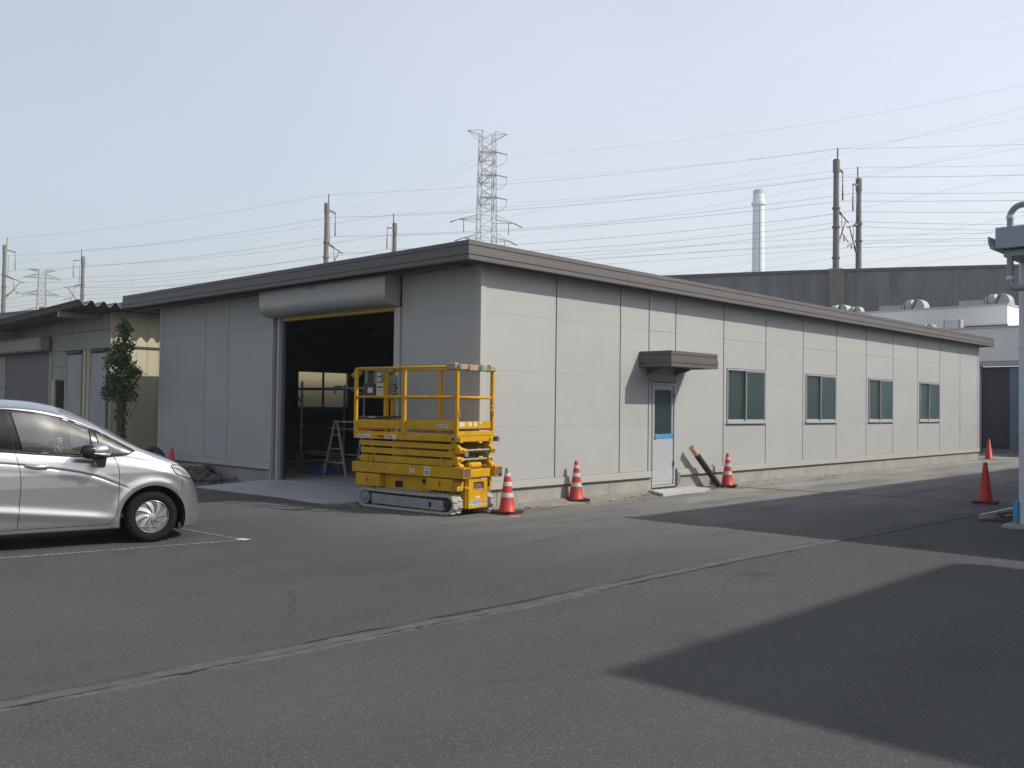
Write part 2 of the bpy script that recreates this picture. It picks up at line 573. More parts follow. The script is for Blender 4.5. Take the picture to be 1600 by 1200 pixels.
def frosted(name, col, rough, ior):
    m, nt, b = new_mat(name)
    b.inputs['Base Color'].default_value = (*col, 1)
    b.inputs['Roughness'].default_value = rough
    b.inputs['Transmission Weight'].default_value = 1.0
    b.inputs['IOR'].default_value = ior
    f = noise(nt, wpos(nt), 90, 2)
    bn = N(nt, 'ShaderNodeBump')
    bn.inputs['Strength'].default_value = 0.12
    nt.links.new(f, bn.inputs['Height'])
    nt.links.new(bn.outputs[0], b.inputs['Normal'])
    return m


M['frost_clear'] = frosted('frosted_clear_glass', (0.96, 0.93, 0.83), 0.42, 1.3)
M['frost'] = frosted('frosted_wired_glass', (0.55, 0.80, 0.80), 0.38, 1.35)


def car_glass():
    m, nt, b = new_mat('car_window_glass')
    nt.nodes.remove(b)
    out = nt.nodes['Material Output']
    tr = N(nt, 'ShaderNodeBsdfTransparent')
    tr.inputs['Color'].default_value = (0.80, 0.88, 0.82, 1)
    gl = N(nt, 'ShaderNodeBsdfGlossy')
    gl.inputs['Roughness'].default_value = 0.06
    fr = N(nt, 'ShaderNodeFresnel')
    fr.inputs['IOR'].default_value = 1.9
    mx = N(nt, 'ShaderNodeMixShader')
    nt.links.new(fr.outputs[0], mx.inputs[0])
    nt.links.new(tr.outputs[0], mx.inputs[1])
    nt.links.new(gl.outputs[0], mx.inputs[2])
    # a little dust and smear, mixed in for a pale veil and sun glow
    ds = N(nt, 'ShaderNodeBsdfDiffuse')
    ds.inputs['Color'].default_value = (0.75, 0.78, 0.72, 1)
    g2 = N(nt, 'ShaderNodeBsdfGlossy')
    g2.inputs['Roughness'].default_value = 0.24
    m2 = N(nt, 'ShaderNodeMixShader')
    m2.inputs[0].default_value = 0.45
    nt.links.new(ds.outputs[0], m2.inputs[1])
    nt.links.new(g2.outputs[0], m2.inputs[2])
    m3 = N(nt, 'ShaderNodeMixShader')
    nt.links.new(ramp(nt, noise(nt, wpos(nt), 3, 4), [(0.3, 0.06), (0.7, 0.12)]), m3.inputs[0])
    nt.links.new(mx.outputs[0], m3.inputs[1])
    nt.links.new(m2.outputs[0], m3.inputs[2])
    nt.links.new(m3.outputs[0], out.inputs['Surface'])
    return m


M['car_glass'] = car_glass()


def car_paint():
    m, nt, b = new_mat('silver_car_paint')
    fl = N(nt, 'ShaderNodeTexVoronoi')
    fl.inputs['Scale'].default_value = 900
    nt.links.new(wpos(nt), fl.inputs['Vector'])
    sp = N(nt, 'ShaderNodeSeparateColor')
    nt.links.new(fl.outputs['Color'], sp.inputs[0])
    nt.links.new(mixc(nt, sp.outputs[0], (0.46, 0.47, 0.485), (0.58, 0.59, 0.605)), b.inputs['Base Color'])
    b.inputs['Metallic'].default_value = 0.9
    b.inputs['Roughness'].default_value = 0.30
    b.inputs['Coat Weight'].default_value = 0.6
    b.inputs['Coat Roughness'].default_value = 0.04
    return m


M['paint'] = car_paint()
M['headlight'] = surf('headlamp_reflector', (0.75, 0.77, 0.80), 0.15, metal=0.7, vary=0.05)
M['tyre'] = surf('tyre_rubber', (0.014, 0.0135, 0.0135), 0.9, spec=0.2, vary=0.15, scale=9)
M['rim'] = surf('wheel_cover_silver', (0.58, 0.58, 0.58), 0.35, metal=0.6, vary=0.03)
M['seat'] = surf('seat_cloth', (0.26, 0.26, 0.24), 0.9, vary=0.1)
M['cabin'] = surf('cabin_plastic', (0.25, 0.25, 0.24), 0.7, vary=0.1)
M['cabin_light'] = surf('cabin_lining', (0.75, 0.77, 0.70), 0.8, vary=0.05)
M['tail'] = surf('tail_lamp_red', (0.35, 0.02, 0.02), 0.2, vary=0.05)

# ------------------------------------------------------------------ ground
def sheet(name, poly, z, m, label=None, parent=None):
    mb = MB()
    mb.poly([(x, y, z) for x, y in poly])
    o = mb.build(name, m, parent)
    o['kind'] = 'structure'
    return o


sheet('ground', [(-1800, -900), (900, -900), (900, 1800), (-1800, 1800)], -0.03, M['earth'])
JX = [(-30.0, 5.05), (-8.62, 5.19), (-4.8, 5.33), (-1.5, 5.33), (5.07, 5.55), (40.0, 6.9)]


def joint_x(y):
    for (ya, xa), (yb, xb) in zip(JX, JX[1:]):
        if ya <= y <= yb: return xa + (xb - xa) * (y - ya) / (yb - ya)
    return JX[-1][1]


sheet('asphalt_yard', [(-70, -30), (5.05, -30), (5.19, -8.62), (5.33, -4.8), (5.33, -1.5), (5.55, 5.07), (6.9, 40), (-70, 40)], 0.0,
      M['asphalt_yard'])
sheet('asphalt_lane', [(60, -30), (60, 40), (6.9, 40), (5.55, 5.07), (5.33, -1.5), (5.33, -4.8), (5.19, -8.62), (5.05, -30)], 0.0,
      M['asphalt_lane'])


def wander(rn, n, amp, damp=0.8):
    v, out = 0.0, []
    for i in range(n):
        v = v * damp + rn.uniform(-amp, amp)
        out.append(v)
    return out


def ragged_strip(name, m, y0, y1, cx, half, z, step=0.05, amp=0.015, seed=1, lip=0.006):
    rn = random.Random(seed)
    n = int((y1 - y0) / step) + 1
    wa, wb = wander(rn, n, amp), wander(rn, n, amp)
    sl = wander(rn, n, 0.012, 0.97)
    mb = MB()
    prev = None
    for i in range(n):
        y = y0 + i * step
        c = cx(y) + sl[i]
        a, b = c - half + wa[i], c + half + wb[i]
        row = mb.verts([(a - 0.012, y, z - lip), (a, y, z + rn.uniform(-.001, .002)), (c, y, z + 0.003 + rn.uniform(-.001, .001)),
                        (b, y, z + rn.uniform(-.001, .002)), (b + 0.012, y, z - lip)])
        if prev:
            for k in range(4): mb.face([prev[k], prev[k + 1], row[k + 1], row[k]])
        prev = row
    o = mb.build(name, m, None, sharp=60)
    o['kind'] = 'structure'
    return o


ragged_strip('joint_strip', M['strip'], -14.0, 6.2, joint_x, 0.062, 0.006)
# open cracks along both edges of the strip
for seed, side, hw0 in ((15, 0.078, 0.006), (16, -0.074, 0.004)):
    rn = random.Random(seed)
    mb = MB()
    prev = None
    wa, wd = wander(rn, 500, 0.012, 0.75), wander(rn, 500, 0.0035, 0.85)
    for i in range(500):
        yy = -14.0 + i * 0.040
        c = joint_x(yy) + side + wa[i] * .6
        hw = max(0.0008, hw0 + wd[i])
        row = mb.verts([(c - hw, yy, 0.0095), (c + hw, yy, 0.0065)])
        if prev: mb.face([prev[0], prev[1], row[1], row[0]])
        prev = row
    mb.build('joint_crack', M['black'], sharp=180)['kind'] = 'structure'
# cross channel running from the wall cone to the solid cone, dark groove with a pale lip
mb = MB()
rn = random.Random(4)
prev = None
for i in range(110):
    t = i / 109
    x, y = 0.30 + 4.75 * t, 7.16 + 0.68 * t + rn.uniform(-.006, .006)
    row = mb.verts([(x, y + 0.0, 0.004), (x, y + 0.055, 0.014), (x, y + 0.11, 0.004)])
    if prev:
        for k in range(2): mb.face([prev[k], prev[k + 1], row[k + 1], row[k]])
    prev = row
mb.build('drain_groove', M['black'])['kind'] = 'structure'
mb = MB()
prev = None
for i in range(110):
    t = i / 109
    x, y = 0.30 + 4.75 * t, 7.16 + 0.68 * t
    row = mb.verts([(x, y - 0.07 + rn.uniform(-.01, .01), 0.004), (x, y - 0.005, 0.010)])
    if prev: mb.face([prev[0], prev[1], row[1], row[0]])
    prev = row
mb.build('drain_edge', M['sand'])['kind'] = 'structure'


def paint_line(p, q, w, z=0.004):
    p, q = Vector((*p, 0)), Vector((*q, 0))
    d = (q - p).normalized()
    s = Vector((-d.y, d.x, 0)) * (w / 2)
    mb = MB()
    n = max(2, int((q - p).length / 0.08))
    prev = None
    rn = random.Random(n)
    for i in range(n + 1):
        c = p + (q - p) * (i / n)
        row = mb.verts([(c - s * rn.uniform(.8, 1.1)) + Vector((0, 0, z)), (c + s * rn.uniform(.8, 1.1)) + Vector((0, 0, z))])
        if prev: mb.face([prev[0], prev[1], row[1], row[0]])
        prev = row
    mb.build('parking_line', M['line'])['kind'] = 'structure'


paint_line((-0.33, -9.56), (0.555, -4.46), 0.075)
paint_line((0.50, -4.47), (-2.9, -4.60), 0.06, 0.005)
mb = MB()
mb.poly([(0.46, -4.52, 0.009), (0.63, -4.49, 0.009), (0.61, -4.38, 0.009), (0.44, -4.41, 0.009)])
mb.build('painted_corner_mark', M['white_paint'])['kind'] = 'structure'
mb = MB()
mb.poly([(0.86, -0.28, 0.004), (1.06, -0.20, 0.004), (1.04, -0.12, 0.004), (0.90, -0.17, 0.004)])
mb.build('paint_scrap', M['white_paint'])['kind'] = 'structure'

# ramped concrete apron before the roller door
mb = MB()
ap = [(-6.12, -0.03, .10), (-6.34, -1.46, .012), (-5.0, -1.40, .012), (-3.7, -1.32, .012), (-2.5, -1.38, .012), (-2.2, -1.36, .012),
      (-2.0, -1.0, .02), (-1.93, -0.03, .10)]
top = mb.verts(ap)
bot = mb.verts([(x, y, -0.1) for x, y, z in ap])
mid = mb.verts([(-4.0, -0.7, .062)])[0]
for i in range(len(ap)):
    j = (i + 1) % len(ap)
    mb.face([top[i], top[j], mid])
    mb.face([top[i], bot[i], bot[j], top[j]])
mb.build('concrete_apron', M['apron'], None, sharp=20)['kind'] = 'structure'
# step slab before the side door
mb = MB()
mb.prism([(-0.02, 4.62), (0.60, 4.20), (0.50, 5.95), (-0.02, 6.12)], -0.05, 0.055, 'z')
mb.build('concrete_slab', M['apron'])['kind'] = 'structure'

# spilt sand along the foundation
def sand_bank(y0, y1, w0, h, seed):
    rn = random.Random(seed)
    mb = MB()
    n = int((y1 - y0) / 0.09)
    ws = wander(rn, n + 1, 0.035, 0.85)
    prev = None
    for i in range(n + 1):
        y = y0 + (y1 - y0) * i / n
        e = math.sin(math.pi * min(1, max(0, i / n)) ** 0.8)
        w = max(0.04, (w0 + ws[i]) * (0.35 + 0.65 * e))
        row = mb.verts([(-0.02, y, h * (0.4 + 0.6 * e) + rn.uniform(-.01, .01)), (w * .35, y, h * .5 * e + .012 + rn.uniform(-.006, .008)),
                        (w * .7, y, 0.010 + rn.uniform(-.003, .006)), (w, y + rn.uniform(-.03, .03), -0.006)])
        if prev:
            for k in range(3): mb.face([prev[k], prev[k + 1], row[k + 1], row[k]], 0, True)
        prev = row
    o = mb.build('sand', M['sand'], sharp=80)
    o['kind'] = 'stuff'


sand_bank(0.2, 4.6, 0.50, 0.06, 3)
sand_bank(6.1, 12.5, 0.42, 0.045, 5)
sand_bank(12.5, 23.6, 0.25, 0.03, 6)
mb = MB()
rn = random.Random(11)


def pebble(mb, c, r, rn):
    v = []
    for d in ((1, 0, 0), (-1, 0, 0), (0, 1, 0), (0, -1, 0), (0, 0, 1), (0, 0, -1)):
        v.append(mb.bm.verts.new((c[0] + d[0] * r * rn.uniform(.6, 1.2), c[1] + d[1] * r * rn.uniform(.6, 1.2),
                                  c[2] + d[2] * r * rn.uniform(.45, .8))))
    for a in (0, 1):
        for b in (2, 3):
            for e in (4, 5): mb.face([v[a], v[b], v[e]])


for i in range(900):
    y = rn.uniform(0.2, 12.5) if rn.random() < .45 else rn.choice([rn.gauss(4.2, .5), rn.gauss(0.9, .4), rn.gauss(2.9, .6), rn.gauss(6.6, .3)])
    pebble(mb, (abs(rn.gauss(0.12, 0.2)) , y, 0.012), rn.uniform(.008, .026), rn)
for i in range(160):
    pebble(mb, (rn.gauss(-1.9, .25), rn.gauss(-1.15, .2), 0.01), rn.uniform(.012, .035), rn)
for i in range(160):
    pebble(mb, (rn.uniform(-9.3, -6.5), rn.gauss(-1.0, .3), 0.012), rn.uniform(.012, .04), rn)
mb.build('gravel', M['gravel'])['kind'] = 'stuff'

# ------------------------------------------------------------------ the new warehouse
WH = empty('warehouse', (0, 0, 0), 0, 'long low beige panelled warehouse with brown roof edge and open roller door', 'building')
_pm = {}


def panel(axis, a0, a1, z0, z1, t=0.05, m='panel', name='panel', parent=WH, face=0.0):
    """cladding panel; axis 'r' faces +X, 'f' faces -Y"""
    key = (axis, round(a1 - a0, 3), round(z1 - z0, 3), t, m)
    if key not in _pm:
        mb = MB()
        w, h = a1 - a0, z1 - z0
        if axis == 'r': mb.box((-t, 0, 0), (0, w, h), 0, 0.0012)
        else: mb.box((0, 0, 0), (w, t, h), 0, 0.0012)
        _pm[key] = mb.mesh(name, M[m])
    loc = (face, a0, z0) if axis == 'r' else (a0, face, z0)
    return link_mesh(name, _pm[key], parent, loc)


YB = [0.11, 1.82, 3.64, 4.55, 5.46, 7.28, 9.10, 10.92, 12.74, 14.56, 16.38, 18.20, 20.02, 21.84, 23.56]
ZB = [0.43, 1.305, 2.22, 3.147, 3.90]
WIN = [7.28, 10.92, 14.56, 18.20]
WZ0, WZ1 = 1.335, 2.525
G2 = 0.015
for i in range(len(YB) - 1):
    a, b = YB[i] + (G2 if i else 0.002), YB[i + 1] - (G2 if i < len(YB) - 2 else 0.002)
    if YB[i] in WIN:
        panel('r', a, b, ZB[0], ZB[1] - .002)
        panel('r', a, b, ZB[1] + .002, WZ0)
        panel('r', a, YB[i] + 0.125, WZ0 + .002, WZ1)
        panel('r', a, b, WZ1 + .002, ZB[3] - .002)
        panel('r', a, b, ZB[3] + .002, ZB[4])
    elif YB[i] == 4.55:
        panel('r', a, 4.66, ZB[0], 2.155)
        panel('r', a, b, 2.157, ZB[3] - .002)
        panel('r', a, b, ZB[3] + .002, ZB[4])
    else:
        for k in range(4): panel('r', a, b, ZB[k] + (.0006 if k else 0), ZB[k + 1] - .0006)
for a, b in ((-10.84, -8.78), (-8.76, -7.78), (-7.76, -6.03), (-1.955, -0.112)):
    for k in range(4): panel('f', a, b, ZB[k] + (.0006 if k else 0), ZB[k + 1] - .0006)
bx('corner_trim', (-0.11, -0.012, 0.30), (0.012, 0.11, 3.90), M['trim'], WH, 0.004)
bx('corner_trim', (-0.11, 23.56, 0.30), (0.012, 23.672, 3.90), M['trim'], WH, 0.004)
bx('corner_trim', (-10.96, -0.012, 0.30), (-10.842, 0.11, 3.90), M['trim'], WH, 0.004)
# joint backing
def holed_wall(name, axis, t0, t1, a0, a1, z0, z1, holes, m):
    mb = MB()
    cuts = sorted({a0, a1} | {h[0] for h in holes} | {h[1] for h in holes})
    for p, q in zip(cuts, cuts[1:]):
        zs = [(z0, z1)]
        for (ha, hb, hz0, hz1) in holes:
            if ha <= p + 1e-6 and hb >= q - 1e-6:
                nz = []
                for (u, v) in zs:
                    if hz0 > u: nz.append((u, min(v, hz0)))
                    if hz1 < v: nz.append((max(u, hz1), v))
                zs = nz
        for (u, v) in zs:
            if axis == 'x': mb.box((t0, p, u), (t1, q, v))
            else: mb.box((p, t0, u), (q, t1, v))
    return mb.build(name, m, WH)


wh = [(y + .135, y + 1.805, WZ0 + .005, WZ1 - .005) for y in WIN]
holed_wall('wall_core', 'x', -0.085, -0.055, 0.06, 23.60, 0.20, 3.90, wh + [(4.67, 5.465, .12, 2.15)], M['gasket'])
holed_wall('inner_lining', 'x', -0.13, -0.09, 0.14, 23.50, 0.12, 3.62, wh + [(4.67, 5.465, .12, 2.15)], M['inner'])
holed_wall('wall_core', 'y', 0.055, 0.085, -10.85, -0.09, 0.20, 3.90, [(-6.02, -1.96, .10, 3.62)], M['gasket'])
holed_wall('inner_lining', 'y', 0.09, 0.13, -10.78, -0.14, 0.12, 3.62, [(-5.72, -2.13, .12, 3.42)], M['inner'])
LW = [(3.74, 5.48, 1.52, 2.54)]
holed_wall('side_wall', 'x', -10.92, -10.86, 0.11, 23.66, 0.30, 3.90, LW, M['panel'])
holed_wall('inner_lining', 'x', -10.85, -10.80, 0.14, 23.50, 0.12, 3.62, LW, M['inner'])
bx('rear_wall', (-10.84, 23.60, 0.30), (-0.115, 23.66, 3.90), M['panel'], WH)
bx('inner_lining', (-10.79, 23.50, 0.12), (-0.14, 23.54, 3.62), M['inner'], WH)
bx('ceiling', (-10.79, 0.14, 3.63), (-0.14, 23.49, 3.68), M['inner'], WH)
bx('floor', (-10.88, 0.03, -0.1), (-0.06, 23.6, 0.105), M['apron'], WH)
for y in (4.0, 8.0, 12.0): bx('roof_beam', (-10.78, y, 3.38), (-0.15, y + .12, 3.62), M['steel_dark'], WH)
for x in (-10.78, -8.2, -5.5):
    bx('steel_column', (x, 12.0, .11), (x + .15, 12.15, 3.37), M['steel_dark'], WH)
# base flashing and foundation
for a, b in ((-0.03, 4.64), (5.53, 23.70)):
    bx('base_flashing', (-0.05, a, 0.30), (0.028, b, 0.425), M['trim'], WH, 0.004)
    bx('flashing_shade_line', (-0.05, a, 0.288), (0.034, b, 0.298), M['gasket'], WH)  # dark strip drawn in for the shadow line under the flashing
for a, b in ((-10.98, -6.04), (-1.94, -0.055)):
    bx('base_flashing', (a, -0.028, 0.30), (b, 0.05, 0.425), M['trim'], WH, 0.004)
    bx('flashing_shade_line', (a, -0.034, 0.288), (b, 0.05, 0.298), M['gasket'], WH)  # same painted shadow line along the front
fy = [0.0, 0.42, 3.35, 4.69]
for a, b in zip(fy, fy[1:]): bx('foundation_block', (-0.25, a + .004, -0.3), (-0.006, b - .004, 0.285), M['concrete'], WH, 0.004)
fy = [5.50, 9.3, 13.1, 16.9, 20.6, 23.68]
for a, b in zip(fy, fy[1:]): bx('foundation_block', (-0.25, a + .004, -0.3), (-0.006, b - .004, 0.285), M['concrete'], WH, 0.004)
bx('foundation_block', (-0.25, 4.695, -0.3), (-0.08, 5.495, 0.10), M['concrete'], WH)
fx = [-10.93, -8.6, -6.06]
for a, b in zip(fx, fx[1:]): bx('foundation_block', (a + .004, 0.006, -0.3), (b - .004, 0.25, 0.285), M['concrete'], WH, 0.004)
bx('foundation_block', (-1.92, 0.006, -0.3), (-0.255, 0.25, 0.285), M['concrete'], WH, 0.004)

# roof edge
PROF = [(-0.03, 4.172), (0.0, 4.168), (0.0, 4.100), (-0.014, 4.096), (-0.014, 4.088), (0.002, 4.084), (0.002, 4.026), (0.016, 4.016),
        (0.016, 3.952), (0.002, 3.948), (0.002, 3.940), (0.014, 3.936), (0.014, 3.872), (0.004, 3.868), (-0.05, 3.868), (-0.05, 3.90)]
XA, XB, YA, YE = -11.705, 0.336, -0.600, 24.13


def fascia(side, a, b, m0, m1):
    """side r/l: runs along Y from a to b, side f/k: along X; m0/m1 mitre the end"""
    mb = MB()
    ra, rb = [], []
    for d, z in PROF:
        ea, eb = a - (d if m0 else 0), b + (d if m1 else 0)
        if side == 'r': ra.append((XB + d, ea, z)); rb.append((XB + d, eb, z))
        elif side == 'l': ra.append((XA - d, ea, z)); rb.append((XA - d, eb, z))
        elif side == 'f': ra.append((ea, YA - d, z)); rb.append((eb, YA - d, z))
        else: ra.append((ea, YE + d, z)); rb.append((eb, YE + d, z))
    va, vb = mb.verts(ra), mb.verts(rb)
    for i in range(len(PROF) - 1): mb.face([va[i], vb[i], vb[i + 1], va[i + 1]])
    return mb.build('fascia_panel', M['fascia'], WH, sharp=20)


cuts = [YA, 3.4, 7.4, 11.4, 15.4, 19.4, YE]
for i, (a, b) in enumerate(zip(cuts, cuts[1:])):
    fascia('r', a + (.003 if i else 0), b - (.003 if i < 5 else 0), i == 0, i == 5)
cuts = [XA, -7.7, -3.7, XB]
for i, (a, b) in enumerate(zip(cuts, cuts[1:])):
    fascia('f', a + (.003 if i else 0), b - (.003 if i < 2 else 0), i == 0, i == 2)
fascia('l', YA, YE, True, True)
fascia('k', XA, XB, True, True)
bx('roof', (XA + .02, YA + .02, 4.05), (XB - .02, YE - .02, 4.16), M['fascia'], WH)
bx('soffit', (XA + .04, YA + .04, 3.905), (XB - .04, YE - .04, 3.935), M['soffit'], WH)
bx('eave_shade_band', (XA + .2, -0.30, 3.86), (-0.2, -0.06, 3.90), M['soffit'], WH)  # dark band standing in for the shaded gap under the eave

# roller door
mb = MB()
pr = [(0.0, 3.855), (-0.33, 3.855), (-0.35, 3.84), (-0.35, 3.56)]
for k in range(1, 9):
    t = k / 8 * math.pi / 2
    pr.append((-0.35 + 0.2 * (1 - math.cos(t)), 3.56 - 0.2 * math.sin(t)))
pr += [(0.0, 3.345)]
mb.prism(pr, -5.985, -2.0, 'x', 0)
o = mb.build('shutter_box', M['shutter'], WH, sharp=25)
bx('box_lip', (-5.985, -0.36, 3.856), (-2.0, -0.02, 3.864), M['trim'], WH)
bx('box_tape', (-4.30, -0.356, 3.785), (-4.06, -0.351, 3.845), M['blue_tape'], WH)
bx('bottom_bar', (-5.73, 0.005, 3.285), (-2.13, 0.10, 3.385), M['yellow_bar'], WH, 0.006)
bx('shutter_guide', (-6.02, -0.03, 0.10), (-5.985, 0.05, 3.34), M['trim'], WH)
bx('shutter_guide', (-5.984, 0.045, 0.10), (-5.81, 0.052, 3.34), M['blue_grey'], WH)
bx('shutter_guide', (-5.81, -0.03, 0.10), (-5.752, 0.05, 3.34), M['trim'], WH)
bx('shutter_guide', (-5.745, 0.03, 0.11), (-5.725, 0.12, 3.34), M['alu'], WH)
bx('guide_slot', (-5.752, 0.045, 0.10), (-5.745, 0.12, 3.34), M['hole'], WH)
bx('shutter_guide', (-2.13, -0.03, 0.10), (-1.975, 0.12, 3.34), M['trim'], WH, 0.004)
bx('shutter_curtain', (-5.72, 0.03, 3.40), (-2.135, 0.06, 3.66), M['shutter'], WH)

# windows
def window(y):
    a, b = y + 0.14, y + 1.80
    mb = MB()
    fr = 0.035
    mb.box((-0.08, a, WZ0 + .01), (0.022, b, WZ0 + .04))
    mb.box((-0.08, a, WZ1 - .04), (0.022, b, WZ1 - .01))
    mb.box((-0.08, a, WZ0 + .04), (0.022, a + .025, WZ1 - .04))
    mb.box((-0.08, b - .025, WZ0 + .04), (0.022, b, WZ1 - .04))
    w = mb.build('window', M['alu_white'], WH)
    bx('sill', (0.0, a - .01, WZ0 - .012), (0.05, b + .01, WZ0 + .009), M['alu_white'], w)
    mid = (a + b) / 2
    for k, (p, q, x) in enumerate(((a + .025, mid + .018, -0.05), (mid - .018, b - .025, -0.018))):
        mb = MB()
        z0, z1 = WZ0 + .042, WZ1 - .042
        s = 0.022
        mb.box((x, p, z0), (x + .025, q, z0 + s + .015))
        mb.box((x, p, z1 - s), (x + .025, q, z1))
        mb.box((x, p, z0 + s + .015), (x + .025, p + s, z1 - s))
        mb.box((x, q - s, z0 + s + .015), (x + .025, q, z1 - s))
        mb.build('sash', M['alu_white'], w)
        bx('pane', (x + .009, p + s, z0 + s + .016), (x + .014, q - s, z1 - s - .001), M['frost'], w)
    return w


for y in WIN: window(y)
# the far side window, seen through the roller door
mb = MB()
for (a, b) in (((-10.93, 3.75, 1.525), (-10.80, 5.47, 1.56)), ((-10.93, 3.75, 2.50), (-10.80, 5.47, 2.535)),
               ((-10.93, 3.75, 1.56), (-10.80, 3.785, 2.50)), ((-10.93, 5.435, 1.56), (-10.80, 5.47, 2.50)),
               ((-10.88, 4.585, 1.56), (-10.84, 4.635, 2.50))):
    mb.box(a, b)
w = mb.build('window', M['steel_dark'], WH)
for a, b in ((3.786, 4.584), (4.636, 5.434)):
    bx('pane', (-10.865, a, 1.561), (-10.860, b, 2.499), M['frost_clear'], w)

# side door
dr = empty('entrance_door', (0, 0, 0))
dr.parent = WH
mb = MB()
mb.box((-0.10, 4.675, 0.10), (0.015, 4.72, 2.14))
mb.box((-0.10, 5.415, 0.10), (0.015, 5.458, 2.14))
mb.box((-0.10, 4.72, 2.095), (0.015, 5.415, 2.14))
mb.box((-0.10, 4.72, 0.10), (0.015, 5.415, 0.13))
mb.build('door_frame', M['alu_white'], dr)
mb = MB()
y0, y1 = 4.725, 5.41
mb.box((-0.05, y0, 0.14), (-0.012, y0 + .05, 2.09))
mb.box((-0.05, y1 - .05, 0.14), (-0.012, y1, 2.09))
mb.box((-0.05, y0 + .05, 2.00), (-0.012, y1 - .05, 2.09))
mb.box((-0.05, y0 + .05, 0.14), (-0.012, y1 - .05, 0.24))
mb.box((-0.05, y0 + .05, 1.05), (-0.012, y1 - .05, 1.13))
mb.build('door_leaf', M['alu_white'], dr)
bx('pane', (-0.035, y0 + .051, 1.131), (-0.03, y1 - .051, 1.999), M['frost'], dr)
bx('lower_panel', (-0.04, y0 + .051, 0.241), (-0.022, y1 - .051, 1.049), M['alu_white'], dr)
bx('tape_band', (-0.0115, y0 + .005, 1.045), (-0.009, y1 - .005, 1.135), M['blue_tape'], dr)
m, nt, b = new_mat('clear_film')
b.inputs['Base Color'].default_value = (0.36, 0.375, 0.40, 1)
b.inputs['Roughness'].default_value = 0.25
bn = N(nt, 'ShaderNodeBump')
bn.inputs['Strength'].default_value = 0.35
bn.inputs['Distance'].default_value = 0.02
nt.links.new(noise(nt, wpos(nt), 9, 3), bn.inputs['Height'])
nt.links.new(bn.outputs[0], b.inputs['Normal'])
M['film'] = m
mb = MB()
rn = random.Random(2)
g = [[mb.bm.verts.new((-0.0095 + rn.uniform(-.002, .006), y0 + .01 + (y1 - y0 - .02) * i / 8, 0.21 + 0.83 * k / 9)) for i in range(9)] for k in range(10)]
for k in range(9):
    for i in range(8): mb.face([g[k][i], g[k][i + 1], g[k + 1][i + 1], g[k + 1][i]], 0, True)
mb.build('protective_film', M['film'], dr, sharp=80)
mb = MB()
mb.box((-0.008, 4.735, 1.03), (0.004, 4.775, 1.15))
mb.tube([(0.0, 4.755, 1.09), (0.045, 4.755, 1.09), (0.05, 4.80, 1.09), (0.05, 4.86, 1.088)], 0.009, 8)
mb.build('door_handle', M['galv'], dr)
mb = MB()
for z in (0.5, 1.85): mb.tube([(0.0165, 5.405, z), (0.0165, 5.405, z + .1)], 0.011, 8)
mb.build('hinge', M['steel_dark'], dr)
bx('socket_box', (-0.02, 5.50, 0.12), (0.05, 5.60, 0.36), M['galv'], WH, .004)

# door canopy
cn = empty('door_canopy', (0, 0, 0))
cn.parent = WH
cp = [(-0.012, 2.72), (0.0, 2.716), (0.0, 2.656), (-0.012, 2.652), (-0.012, 2.645), (0.0, 2.641), (0.0, 2.572), (0.010, 2.566), (0.010, 2.500),
      (-0.004, 2.496), (-0.004, 2.489), (0.006, 2.485), (0.006, 2.424), (-0.05, 2.422)]
mb = MB()
rows = []
for d, z in cp:
    rows.append(mb.verts([(0.003, 4.24 - d, z), (0.73 + d, 4.24 - d, z), (0.73 + d, 5.85 + d, z), (0.003, 5.85 + d, z)]))
for p, q in zip(rows, rows[1:]):
    for k in range(3): mb.face([p[k], p[k + 1], q[k + 1], q[k]])
mb.face(rows[0])
mb.build('canopy_edge', M['fascia'], cn, sharp=20)
bx('canopy_soffit', (0.004, 4.28, 2.445), (0.70, 5.81, 2.46), M['soffit'], cn)
for y in (4.50, 5.42):
    mb = MB()
    mb.prism([(0.003, 2.43), (0.36, 2.43), (0.33, 2.38), (0.13, 2.33), (0.003, 2.28)], y, y + .05, 'y')
    mb.build('bracket', M['fascia'], cn)

# ------------------------------------------------------------------ old shed at the left
SH = empty('storage_shed', (-13.6, -0.04, 0), 0, 'old cream shed with wavy roof sheets and closed roller shutter', 'shed')
# local: x from 0 leftwards (negative), y from 0 backwards
def sbx(name, a, b, m, ch=0.0, parent=None): return bx(name, a, b, M[m], parent or SH, ch)


sbx('wall', (-24, 0.06, 0), (-0.06, 9.0, 3.70), 'shed_grey')
# front cladding boards, horizontal courses
for x0, x1, z0, z1 in ((-24, -8.32, 3.0, 3.46), (-24, -8.32, 3.47, 3.80), (-8.30, -4.02, 3.48, 3.86), (-4.0, -0.05, 3.03, 3.50), (-4.0, -0.05, 3.51, 3.93),
                       (-24, -7.76, 2.0, 2.99), (-24, -7.76, 1.0, 1.99), (-24, -7.76, 0.1, 0.99), (-4.0, -2.86, 2.60, 3.02),
                       (-4.0, -2.86, 2.225, 2.59)):
    sbx('cladding_board', (x0, 0.0, z0), (x1, 0.055, z1), 'shed_grey', .004)
sbx('shutter_box', (-8.31, -0.34, 3.05), (-4.02, -0.001, 3.47), 'shed_grey', .05)
sh = sbx('roller_shutter', (-7.74, 0.045, 0.02), (-4.14, 0.056, 3.05), 'shed_shutter')
me = None
mb = MB()
mb.prism([(0.0, 0.0), (-0.012, 0.008), (-0.022, 0.035), (-0.022, 0.055), (-0.004, 0.066), (0.0, 0.068)], 0, 3.58, 'x')
slat = mb.mesh('shutter_slat', M['shed_shutter'])
for k in range(44): link_mesh('shutter_slat', slat, sh, (-7.73, 0.044, 0.03 + 0.068 * k))
sbx('door_post', (-4.13, -0.02, 0), (-3.90, 0.05, 3.04), 'shed_grey', .004)
